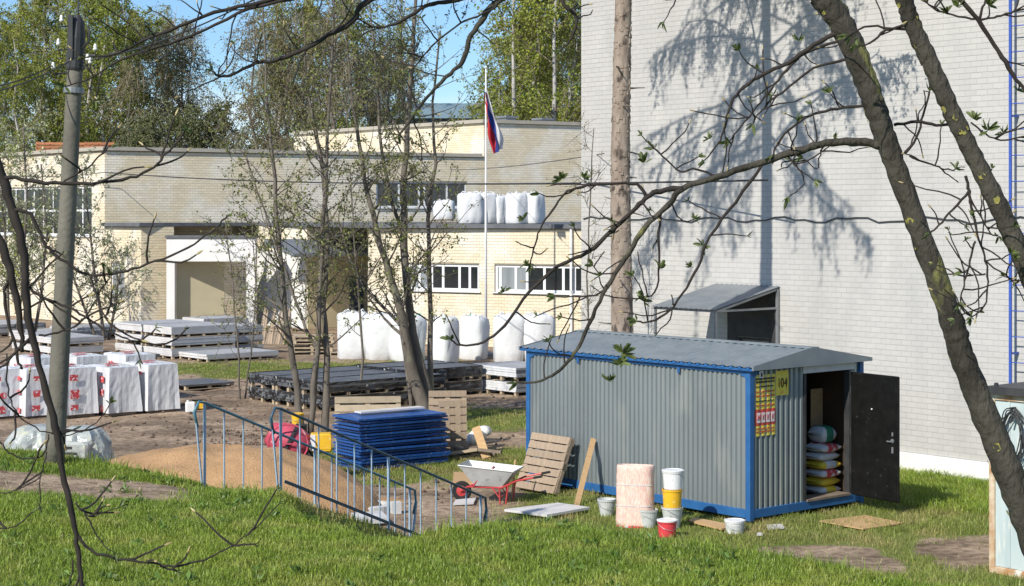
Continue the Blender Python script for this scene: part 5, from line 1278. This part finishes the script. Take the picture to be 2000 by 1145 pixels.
stem_tree('dark forked tree leaning left behind the blue panels', 40, [
    [(838,850,0,46),(826,790,0,42),(800,710,0,34),(785,620,-.1,27),(762,540,-.2,22),(735,450,-.3,18),(712,350,-.4,14),(694,240,-.4,11),(678,100,-.5,8),(668,-60,-.5,5)],
    [(846,850,.3,36),(836,770,.3,32),(812,680,.3,28),(797,590,.3,25),(790,480,.4,24),(788,380,.4,20),(796,250,.5,17),(806,110,.6,14),(812,0,.6,11),(816,-140,.6,6)],
    [(846,840,.6,22),(840,760,.6,20),(842,650,.6,17),(840,540,.7,15),(836,430,.8,13),(850,320,.9,11),(846,200,1,8),(860,60,1.1,6)],
    [(786,640,.1,12),(748,600,.4,11),(708,560,.6,9),(680,500,.8,8),(660,430,.9,6)],
    [(790,470,.5,13),(760,380,.6,12),(742,260,.8,10),(735,140,.9,8),(722,0,1,5)]], 6, .62, twigs=28)
stem_tree('thin twiggy sapling between the two tree groups', 44, [[(705,805,0,10),(708,700,0,9),(700,560,0,8),(690,430,0,6),(684,330,0,4)]], 8, twigs=16, tl=(.5,1.2), lper=4)
stem_tree('small leafy shrub before the dark stacks', 46, [[(470,800,0,8),(466,700,0,7),(455,560,.1,6),(440,430,.2,4)],[(476,800,.2,7),(490,690,.2,6),(500,560,.3,5),(492,430,.4,3)]], 9, twigs=16, tl=(.5,1.4), lper=6)
stem_tree('pale flowering shrub in front of the left cream wall', 68, [[(205,680,0,14),(195,600,0,12),(180,500,0,9),(170,400,.1,6),(160,330,.1,4)],[(210,680,.3,12),(225,590,.3,10),(240,500,.4,7)],[(195,680,.2,12),(165,600,.2,10),(135,520,.3,7),(110,420,.4,5)]], 10, twigs=34, leaf='leaf_pale', lsize=.10, lper=9, tl=(.8,2.4))
stem_tree('tall pale budding tree at the far left before the cream wall', 66, [[(60,680,0,16),(58,600,0,14),(48,480,0,11),(52,360,.1,8),(45,250,.1,5)],[(64,680,.3,14),(80,580,.3,11),(92,460,.4,8),(80,320,.4,5)],[(54,680,.2,14),(25,580,.2,10),(10,460,.3,7),(-5,330,.3,4)]], 11, twigs=34, leaf='leaf_pale', lsize=.10, lper=8, tl=(.8,2.6))
stem_tree('green leafy sapling at the far left before the window', 70, [[(20,690,0,14),(15,560,0,11),(8,420,0,8),(0,300,0,5)],[(26,690,.2,12),(45,560,.3,9),(70,440,.4,6)]], 12, twigs=30, leaf='leaf_a', lsize=.11, lper=10, tl=(.8,2.4))
stem_tree('slender sapling casting thin shadows by the grey wall', 39.5, [[(1150,845,0,9),(1152,700,0,8),(1147,540,.1,6),(1152,400,.1,5),(1160,250,.2,3)]], 14, twigs=16, tl=(.3,.8), lsize=.04, lper=5)

# ---- the big larch beside the cabin: scaly bare trunk, drooping crown above the frame
lt_ = Vector((2.125, 34.12, 0)); larch = thing('larch_tree', 'tall straight scaly larch trunk standing behind the cabin before the grey wall', 'tree', (lt_.x, lt_.y, hz(lt_.x, lt_.y)))
rg = random.Random(31); m = MB(); zs_ = [-.2,.0,.3,.8]+[1.2+.35*i for i in range(24)]+[10,12,14,16,18,20,22]
LZ = 22; rz_ = lambda z: .215*(1-z/LZ)**.8+.02+(.08*max(0,.5-z))
m.tube([Vector((.025*math.sin(z*.8)+.004*z, .02*math.cos(z*.7), z)) for z in zs_], [rz_(max(z,0))*(1+rg.uniform(-.035,.035)) for z in zs_], 22)
m.build('trunk', M['bark_pine'], larch, smooth=True)
m = MB()
for i in range(520):                                   # loose bark plates on the trunk
    z = rg.uniform(.2, 9.5); a = rg.uniform(0, 6.283); r = rz_(z)*1.0; w = rg.uniform(.02,.045); h = rg.uniform(.04,.12); o_ = rg.uniform(.006,.016)
    c, s_ = math.cos(a), math.sin(a); cx, cy = .025*math.sin(z*.8)+.004*z, .02*math.cos(z*.7); tx_, ty_ = -s_, c
    f = lambda k, zz, rr: (cx+c*rr+tx_*k, cy+s_*rr+ty_*k, z+zz)
    m.hexa([f(-w,-h/2,r-.01),f(w,-h/2,r-.01),f(w*.8,h/2,r-.01),f(-w*.8,h/2,r-.01),f(-w*.8,-h/2+.01,r+o_),f(w*.8,-h/2+.01,r+o_),f(w*.6,h/2-.01,r+o_*.5),f(-w*.6,h/2-.01,r+o_*.5)])
m.build('bark_plates', M['bark_pine'], larch, kind='stuff')
m = MB()
for i in range(16):
    z = 1.5+i*.42+rg.uniform(-.1,.1); a = rg.uniform(0,6.283); limb(m, (math.cos(a)*.15,math.sin(a)*.15,z), (math.cos(a),math.sin(a),rg.uniform(-.2,.3)), rg.uniform(.15,.55), .022, rg, 3, .15, -.03, 5, .008)
m.build('dead_snags', M['bark_mid'], larch, kind='stuff')
m = MB(); nd = []
for i in range(62):
    z = 10.7+(i/62)**1.0*10.8; a = i*2.4+rg.uniform(-.4,.4); ln = (4.6*(1-(z-10)/12.8)+.5)*rg.uniform(.75,1.1)
    q = limb(m, (0,0,z), (math.cos(a),math.sin(a),-.10), ln, .05*(1-z/25)+.012, rg, 8, .13, (.0 if z < 12.5 else -.02), 6, .012)
    for k in range(int(11*ln/3)+3):
        g, gd = along(q, rg.uniform(.16,1)); sd = Vector((-gd.y,gd.x,0))*rg.choice((-1,1))
        e = limb(m, g, gd*.6+sd*rg.uniform(.2,.9)+Vector((0,0,-.25)), rg.uniform(.4,1.25), .011, rg, 5, .18, -.20, 4, .004)
        for _ in range(3):
            gg, gd2 = along(e, rg.uniform(.2,1)); h = limb(m, gg, gd2*.4+rnd_dir(rg)*.4+Vector((0,0,-.8)), rg.uniform(.25,.75), .005, rg, 3, .2, -.15, 3, .003)
            for w_ in range(15): c, _d = along(h, rg.random()); nd.append(c+rnd_dir(rg)*.03)
        for w_ in range(14): c, _d = along(e, rg.random()); nd.append(c+rnd_dir(rg)*.04)
for (d_, ln, z) in (((.02,-1,-.05), 3.3, 11.2),):
    q = limb(m, (0,0,z), d_, ln, .04, rg, 8, .08, -.01, 6, .012)
    for k in range(26):
        g, gd = along(q, rg.uniform(.35,1)); e = limb(m, g, gd*.3+rnd_dir(rg)*.35+Vector((0,0,-.9)), rg.uniform(.4,1.3), .010, rg, 5, .15, -.1, 4, .004)
        for _ in range(18): c, _d = along(e, rg.random()); nd.append(c+rnd_dir(rg)*.06)
m.build('branches', M['bark_mid'], larch)
link(leaf_mesh('needles', nd, .085, M['needle'], 9, .40), 'needles', larch, kind='stuff')

# ---- near trees: dark limbs with unfolding leaves
def smooth_path(pts, sub=4):
    out = []
    n = len(pts)
    for i in range(n-1):
        p0, p1, p2, p3 = pts[max(i-1,0)], pts[i], pts[i+1], pts[min(i+2,n-1)]
        for k in range(sub):
            t = k/sub
            out.append(.5*((2*p1)+(p2-p0)*t+(2*p0-5*p1+4*p2-p3)*t*t+(3*p1-p0-3*p2+p3)*t**3))
    out.append(pts[-1]); return out
def leaf_cluster(lv, p, d, sz, rg):
    """a burst of young folded leaves at a shoot tip"""
    d = Vector(d).normalized()
    for i in range(rg.randint(4, 7)):
        a = (d*rg.uniform(.5,1.1)+rnd_dir(rg)*.75+Vector((0,0,.15))).normalized(); s = a.orthogonal().normalized(); s = (Matrix.Rotation(rg.uniform(0,6.28),3,a) @ s)
        L_ = sz*.72*rg.uniform(.6,1.15); w = L_*.16; nrm = a.cross(s); b = len(lv.v)
        lv.v += [tuple(p), tuple(p+a*L_*.35+s*w+nrm*w*.6), tuple(p+a*L_*.8+s*w*.7+nrm*w*.3-Vector((0,0,L_*.05))), tuple(p+a*L_-Vector((0,0,L_*.12))), tuple(p+a*L_*.8-s*w*.7+nrm*w*.3-Vector((0,0,L_*.05))), tuple(p+a*L_*.35-s*w+nrm*w*.6), tuple(p+a*L_*.55)]
        for q in ((0,1,6),(1,2,6),(2,3,6),(3,4,6),(4,5,6),(5,0,6)): lv.f.append(tuple(b+k for k in q)); lv.m.append(0)
def near_tree(name, label, Y, trunk, limbs, seed, base=None, leafsz=.075, twn=7, clusters=(), tw_len=(.08,.30), bud=.32, bark='bark_dark'):
    rg = random.Random(seed)
    pt = smooth_path([P(u,v,Y+dy) for (u,v,dy,w) in trunk], 11); n = len(trunk)
    wt = np.interp(np.linspace(0,n-1,len(pt)), range(n), [w for *_x, w in trunk])
    org = Vector((pt[0].x, pt[0].y, hz(pt[0].x, pt[0].y)))
    if base is not None: org = Vector((base[0], base[1], hz(*base)))
    t = thing(name, label, 'tree', org)
    m = MB(); pth = [p-org for p in pt]; rad = [w/2/F*Y for w in wt]
    if pth[0].z > 0: pth = [Vector((0,0,-.1)), pth[0]*.5]+pth if base is not None else [Vector((pth[0].x,pth[0].y,-.1))]+pth; rad = [rad[0]*1.2]*(len(pth)-len(rad))+rad
    rad = [r*(1+.05*math.sin(i*1.7)+rg.uniform(-.03,.03)) for i, r in enumerate(rad)]
    m.tube(pth, [q*.80 for q in rad], 20, rough=.07); m.build('trunk', M[bark], t, smooth=True)
    lc = MB(); rl = random.Random(seed+5)
    if bark == 'bark_dark':
        for i in range(46):
            j = rl.randrange(4, len(pth)-2); a_ = rl.uniform(0, 6.28); d_ = (pth[j+1]-pth[j-1]).normalized(); x_ = d_.orthogonal().normalized(); y_ = d_.cross(x_); n_ = x_*math.cos(a_)+y_*math.sin(a_); t_ = d_.cross(n_); sz = rl.uniform(.006,.022); c_ = pth[j]+d_*rl.uniform(-.1,.1)+n_*(rad[j]*.80*1.015+.002)
            lc.poly([c_+(d_*math.cos(q)*rl.uniform(.7,1.3)+t_*math.sin(q)*rl.uniform(.6,1.1))*sz-n_*sz*.25*abs(math.sin(q)) for q in np.linspace(0, 5.6, 8)])
        lc.build('lichen', M['lichen'], t, kind='stuff')
    tw = MB(); lv = MB(); bd = MB()
    for lb in limbs:
        pts = smooth_path([P(u,v,Y+dy)-org for (u,v,dy) in lb['p']], 4); w0, w1 = lb['w']; L_ = len(pts)
        lm = MB(); rr_ = [(w0+(w1-w0)*i/(L_-1))/2/F*Y*(1+rg.uniform(-.10,.10)) for i in range(L_)]
        pts = [p+rnd_dir(rg)*.004 for p in pts]
        lm.tube(pts, [q*.67 for q in rr_], 9, rough=.10); lm.build('branch', M['bark_twig' if w0 < 26 else bark], t, smooth=True)
        tip, td = pts[-1], (pts[-1]-pts[-2])
        if lb.get('tip', 1): leaf_cluster(lv, tip, td, leafsz*1.1, rg)
        for i in range(lb.get('n', twn)):
            p, d = along(pts, rg.uniform(.15,.97)); e = limb(tw, p, d*.5+rnd_dir(rg)*.8+Vector((0,-.1,.25)), rg.uniform(*tw_len), .0045, rg, 5, .3, .08, 5, .003)
            k = e[-1]-e[-2]
            if rg.random() < bud: leaf_cluster(lv, e[-1], k, leafsz*rg.uniform(.6,1), rg)
            else: bd.tube([e[-1], e[-1]+k.normalized()*.008, e[-1]+k.normalized()*.02, e[-1]+k.normalized()*.028], [.002,.0045,.0035,.001], 5)
    for (u, v, dy, sz) in clusters: leaf_cluster(lv, P(u,v,Y+dy)-org, Vector((rg.uniform(-.3,.3),0,.8)), sz, rg); leaf_cluster(lv, P(u,v,Y+dy)-org, Vector((rg.uniform(-1,1),0,.2)), sz*.8, rg)
    if tw.v: tw.build('twigs', M['bark_twig'], t, kind='stuff')
    if lv.v: lv.build('young_leaves', M['leaf_chest'], t, kind='stuff')
    if bd.v: bd.build('buds', M['bud'], t, kind='stuff')
    return t
z3 = lambda *ps: [(u, v, 0.0) for (u, v) in ps]
near_tree('chestnut_tree', 'mossy dark leaning trunk crossing the right of the view with long drooping branches', 9.0,
    [(2110,1240,0,92),(2060,1145,0,86),(2002,1000,0,76),(1943,855,0,66),(1880,700,0,59),(1857,620,0,57),(1784,420,0,50),(1740,300,0,52),(1712,218,0,54),(1688,150,0,56),(1646,50,0,60),(1598,-20,0,64),(1540,-110,0,62),(1440,-260,0.2,56),(1330,-420,.4,48)],
    [dict(p=[(1716,285,0),(1690,278,0),(1640,277,0),(1590,286,0),(1545,300,0),(1470,323,0),(1402,345,0),(1335,368,0),(1304,401,0),(1258,447,0),(1230,492,0),(1192,551,0),(1164,604,0),(1136,667,0),(1115,700,0),(1085,728,0),(1055,744,0),(1012,748,0)], w=(26,6), n=12),
     dict(p=z3((1335,368),(1290,373),(1265,384),(1241,408),(1196,450),(1150,492),(1091,520),(1035,569),(985,635),(945,668),(900,674),(882,665)), w=(17,5), n=12),
     dict(p=z3((1265,384),(1244,361),(1196,358),(1147,363),(1108,375),(1077,412),(1059,440),(1045,475),(1035,517)), w=(10,4), n=5),
     dict(p=z3((1486,325),(1437,394),(1388,461),(1363,520),(1332,576),(1307,607),(1272,628),(1245,628)), w=(10,5), n=6),
     dict(p=z3((1290,415),(1286,468),(1288,517),(1279,572),(1258,580)), w=(9,4), n=3),
     dict(p=z3((1640,62),(1589,89),(1540,122),(1482,150),(1445,177),(1424,211),(1418,244),(1406,275),(1375,315)), w=(15,4), n=6),
     dict(p=z3((1652,76),(1577,101),(1537,137),(1506,174),(1479,208),(1448,247),(1424,275)), w=(10,4), n=5),
     dict(p=z3((1680,110),(1589,134),(1528,180),(1494,208),(1470,240)), w=(9,4), n=5),
     dict(p=z3((1700,205),(1647,211),(1601,220),(1552,244),(1519,281),(1509,305)), w=(9,6), n=4),
     dict(p=z3((1400,345),(1360,330),(1330,335),(1300,310),(1278,290)), w=(7,4), n=3),
     dict(p=z3((1536,302),(1560,330),(1570,360),(1540,385)), w=(6,3), n=3),
     dict(p=z3((1608,282),(1600,310),(1596,330),(1570,310)), w=(5,3), n=2),
     dict(p=z3((1745,245),(1790,238),(1830,245),(1868,243)), w=(9,9), n=2, tip=0),
     dict(p=z3((1768,300),(1790,270),(1803,225),(1815,180)), w=(9,6), n=2),
     dict(p=z3((1775,305),(1820,322),(1845,330),(1866,332)), w=(6,4), n=3),
     dict(p=z3((1230,492),(1205,530),(1175,535),(1160,520)), w=(6,3), n=2),
     dict(p=z3((1192,551),(1170,575),(1130,580),(1085,580)), w=(7,3), n=3),
     dict(p=[(1440,-260,.2),(1300,-200,.4),(1150,-90,.5),(978,0,.5),(940,42,.5),(915,80,.5),(905,119,.5),(880,143,.5),(842,182,.5),(814,217,.5),(779,265,.5)], w=(26,6), n=10),
     dict(p=z3((978,0),(957,21),(901,45),(849,84),(825,112),(800,140)), w=(7,4), n=6),
     dict(p=[(1200,-140,.4),(1040,-40,.4),(888,0,.4),(835,10,.4),(790,38,.4),(751,52,.4),(710,52,.4)], w=(20,5), n=8),
     dict(p=[(1150,-90,.5),(900,-70,.3),(723,0,.2),(689,42,.2),(640,70,.2),(584,101,.2),(535,119,.2),(500,124,.2),(455,145,.2),(432,150,.2),(415,140,.2)], w=(20,6), n=9),
     dict(p=[(900,-70,.3),(700,-50,.1),(524,0,0),(419,24,0),(349,52,0),(279,80,0),(227,105,0),(168,112,0)], w=(14,5), n=12),
     dict(p=[(700,-50,.1),(594,-8,0),(489,17,0),(400,58,0),(330,85,0),(250,110,0),(180,150,0),(126,170,0)], w=(12,4), n=10),
     dict(p=[(1200,-140,.4),(1130,-60,.3),(1098,0,.2),(1125,31,.2),(1122,59,.2),(1111,84,.2),(1094,98,.2)], w=(16,4), n=4),
     dict(p=z3((1330,-30),(1315,10),(1296,44)), w=(5,3), n=1)],
    41, base=(3.3, 8.6), clusters=[(1097,350,0,.09),(1140,348,0,.08),(1022,430,0,.08),(1212,712,-.02,.13),(1190,745,-.02,.08),(1218,690,0,.12),(1258,590,0,.09),(1290,525,0,.09),(1372,480,0,.08),(1350,522,0,.07),(1384,272,0,.07),(1258,318,0,.09),(1030,520,0,.07),(1560,80,0,.09),(1200,455,0,.08),(985,570,0,.06)])
near_tree('chestnut_tree', 'second dark leaning trunk at the far right with drooping bud tipped shoots', 8.6,
    [(2160,800,0,62),(2060,640,0,54),(1996,500,0,50),(1949,400,0,46),(1899,300,0,44),(1859,218,0,44),(1820,130,0,43),(1783,50,0,42),(1766,0,0,42),(1735,-90,0,40),(1700,-220,0,34)],
    [dict(p=z3((1790,60),(1740,55),(1690,52),(1660,70)), w=(8,5), n=2), dict(p=z3((1775,50),(1730,60),(1700,85),(1675,90)), w=(9,5), n=2),
     dict(p=z3((1885,345),(1893,375),(1895,400),(1905,430),(1912,470),(1925,510),(1930,550),(1925,590),(1910,612),(1895,620)), w=(9,4), n=9),
     dict(p=z3((1893,375),(1860,410),(1835,440),(1818,455)), w=(8,5), n=4), dict(p=z3((1905,470),(1895,510),(1885,550),(1875,590)), w=(7,4), n=6),
     dict(p=z3((1893,385),(1915,420),(1935,455),(1950,460)), w=(6,3), n=5), dict(p=z3((1925,535),(1905,538),(1880,532)), w=(5,3), n=3),
     dict(p=[(1735,-90,0),(1820,-50,-.2),(1875,0,-.3),(1912,40,-.3),(1950,100,-.3),(1975,140,-.3),(2000,175,-.3),(2060,250,-.3)], w=(14,11), n=3, tip=0),
     dict(p=[(1912,40,-.3),(1940,35,-.3),(1975,25,-.3),(2010,15,-.3)], w=(7,5), n=4), dict(p=[(1905,38,-.3),(1860,30,-.3),(1825,18,-.3),(1810,5,-.3)], w=(6,4), n=5),
     dict(p=[(1912,42,-.3),(1920,15,-.3),(1930,-15,-.3)], w=(8,6), n=3), dict(p=z3((1895,240),(1925,262),(1955,275),(1990,268),(2010,270)), w=(6,4), n=6),
     dict(p=z3((1985,505),(1990,530),(1975,545),(1962,540)), w=(5,3), n=2), dict(p=z3((2010,500),(2005,540),(1990,548)), w=(5,3), n=2)],
    42, base=(2.9, 8.2), leafsz=.07, clusters=[(1905,235,0,.10),(1930,255,0,.10),(1960,262,0,.08),(1870,15,-.3,.09),(1850,25,-.3,.08),(1930,10,-.3,.09),(1895,420,0,.06)])
near_tree('overhanging_tree', 'dark bare near tree at the left edge with long curved hanging branches', 6.2,
    [(-330,900,.4,120),(-330,500,.4,110),(-300,150,.4,100),(-240,-150,.3,90)],
    [dict(p=[(-300,150,.4),(-180,200,.2),(-60,240,.0),(-15,300,0),(5,345,0),(20,395,0),(35,440,0),(48,520,0),(52,600,0),(70,690,0),(95,780,0),(112,850,0),(122,920,0),(140,1000,0),(150,1060,0),(158,1120,0),(166,1190,0)], w=(34,12), n=5, tip=0),
     dict(p=z3((-60,400),(-20,450),(5,480),(22,540),(38,620),(45,690)), w=(40,12), n=1, tip=0),
     dict(p=z3((5,345),(60,352),(120,360),(180,358),(240,350),(290,335),(320,305),(340,285),(360,258)), w=(13,5), n=4),
     dict(p=z3((122,358),(160,335),(195,305),(215,285)), w=(6,4), n=2),
     dict(p=z3((30,410),(60,420),(85,470),(100,490),(140,520),(180,538),(220,535),(260,525),(320,505),(380,475),(420,445),(442,424)), w=(11,5), n=5),
     dict(p=z3((40,520),(65,570),(110,590),(150,610),(180,630),(230,655),(260,670),(275,705)), w=(9,4), n=4),
     dict(p=z3((62,655),(30,690),(8,712),(-20,735)), w=(10,6), n=1), dict(p=z3((175,632),(200,620),(225,605)), w=(5,3), n=2),
     dict(p=z3((75,655),(105,652),(140,640),(165,620),(185,590),(200,560),(215,540)), w=(7,4), n=4),
     dict(p=z3((146,1040),(165,1065),(200,1085),(260,1097),(310,1103),(345,1117)), w=(10,5), n=3),
     dict(p=z3((312,1104),(350,1106),(400,1092),(440,1075),(470,1055),(500,1030),(545,985)), w=(7,3), n=3),
     dict(p=z3((147,985),(170,1010),(195,1055),(225,1082)), w=(6,3), n=2), dict(p=z3((150,985),(172,1008),(200,1002),(235,990)), w=(5,2), n=2),
     dict(p=z3((12,690),(15,760),(30,800),(60,830),(100,848),(150,846),(190,825),(215,790)), w=(5,3), n=4),
     dict(p=z3((-10,850),(5,870),(25,888),(60,896),(88,884),(95,850)), w=(5,4), n=1, tip=0), dict(p=z3((90,885),(80,930),(78,990)), w=(4,3), n=1),
     dict(p=z3((80,932),(50,950),(20,960),(-20,965)), w=(4,3), n=1), dict(p=z3((78,990),(50,1012),(20,1030),(-20,1032)), w=(4,3), n=1),
     dict(p=z3((142,1095),(138,1130),(130,1160)), w=(6,4), n=2), dict(p=z3((20,545),(10,570),(15,620),(35,700),(42,720)), w=(10,8), n=1, tip=0)],
    43, base=(-2.6, 6.6), leafsz=.04, bud=.15, tw_len=(.05,.22), bark='bark_twig')

# ---- grass: separate blades, one mesh for the near turf and one for the yard
def blades(name, label, mt, x0, x1, y0, y1, n, hgt, wid, keep, seed):
    rng = np.random.default_rng(seed)
    x = rng.uniform(x0, x1, n); y = rng.uniform(y0, y1, n)
    k = keep(x, y) > rng.random(n); x, y = x[k], y[k]
    ok = np.abs(x/y) < .34; x, y = x[ok], y[ok]; n = len(x)
    z = height(x, y)-.01
    cl = vnoise(x, y, .5, 6)*.5+vnoise(x, y, .17, 7)*.5
    h = hgt*(.45+1.1*cl)*rng.uniform(.6,1.3,n); w = wid*rng.uniform(.7,1.3,n)
    a = rng.uniform(0,2*np.pi,n); ln = rng.uniform(.15,.75,n)*h; b = a+rng.uniform(.9,2.2,n)
    p = np.stack([x,y,z],1); s = np.stack([np.cos(b)*w,np.sin(b)*w,np.zeros(n)],1); l = np.stack([np.cos(a)*ln,np.sin(a)*ln,np.zeros(n)],1); u = np.zeros((n,3)); u[:,2] = h
    V = np.stack([p-s, p+s, p+s*.75+l*.35+u*.6, p-s*.75+l*.35+u*.6, p+l+u*.98+s*.1, p+l+u-s*.1], 1).reshape(-1,3)
    i = (np.arange(n)*6)[:,None]
    Fq = np.concatenate([i+np.array([[0,1,2,3]]), i+np.array([[3,2,4,5]])], 0)
    o = link(npmesh(name, V, Fq, mt), name, kind='stuff'); tag(o, label, 'grass', kind='stuff'); return n
eyf = lambda x: np.interp(x, EX, EY)
blades('grass', 'lush bright green grass on the rise in the foreground', M['blade'], -8, 6.5, 12.0, 24.5, 620000, .062, .0042, lambda x, y: grassy(x,y)**1.5*(1-sstep(.6, 2.6, y-eyf(x))), 1)
blades('grass', 'tufts of taller grass along the crest of the foreground rise', M['blade'], -8, 6.5, 13.0, 24, 60000, .13, .005, lambda x, y: grassy(x,y)*(1-sstep(.15,.5,np.abs(y-eyf(x))))*(vnoise(x,y,.6,9) > .42), 2)
blades('grass', 'shorter duller grass around the cabin and the blue panels', M['blade_dry'], -7, 13, 18, 37.5, 330000, .075, .005, lambda x, y: grassy(x,y)**1.6*sstep(.8,2.4,y-eyf(x)), 3)
blades('grass', 'fresh green grass strip along the foot of the grey wall', M['blade'], 4.5, 12, 28.5, 38, 90000, .15, .007, lambda x, y: sstep(2.8,4.2,(x-3.785)*S.x+(y-27.7)*S.y)*.9, 4)
blades('grass', 'sparse grass patches in the goods yard', M['blade_dry'], -13, 3, 36, 60, 200000, .07, .008, lambda x, y: grassy(x,y)**1.4, 5)
blades('dead_straw', 'pale dead straw scattered through the foreground and yard grass', M['straw'], -8, 12, 12.0, 36, 60000, .05, .003, lambda x, y: .25+.5*grassy(x,y), 6)
rng = np.random.default_rng(17); xw = rng.uniform(-6, 5.5, 380); yw = rng.uniform(13, 22, 380); kw = (yw < np.interp(xw, EX, EY)+.6) & (vnoise(xw, yw, 1.3, 15) > .5); xw, yw = xw[kw], yw[kw]
wp = np.repeat(np.stack([xw, yw, height(xw, yw)+.03], 1), 9, 0)+rng.normal(0, .03, (len(xw)*9, 3))*np.array([1,1,.3])
tag(link(leaf_mesh('weeds', wp, .075, M['weed'], 3, .5, -.4), 'weeds', kind='stuff'), 'dark broad leaved weeds scattered in the foreground grass', 'weeds')
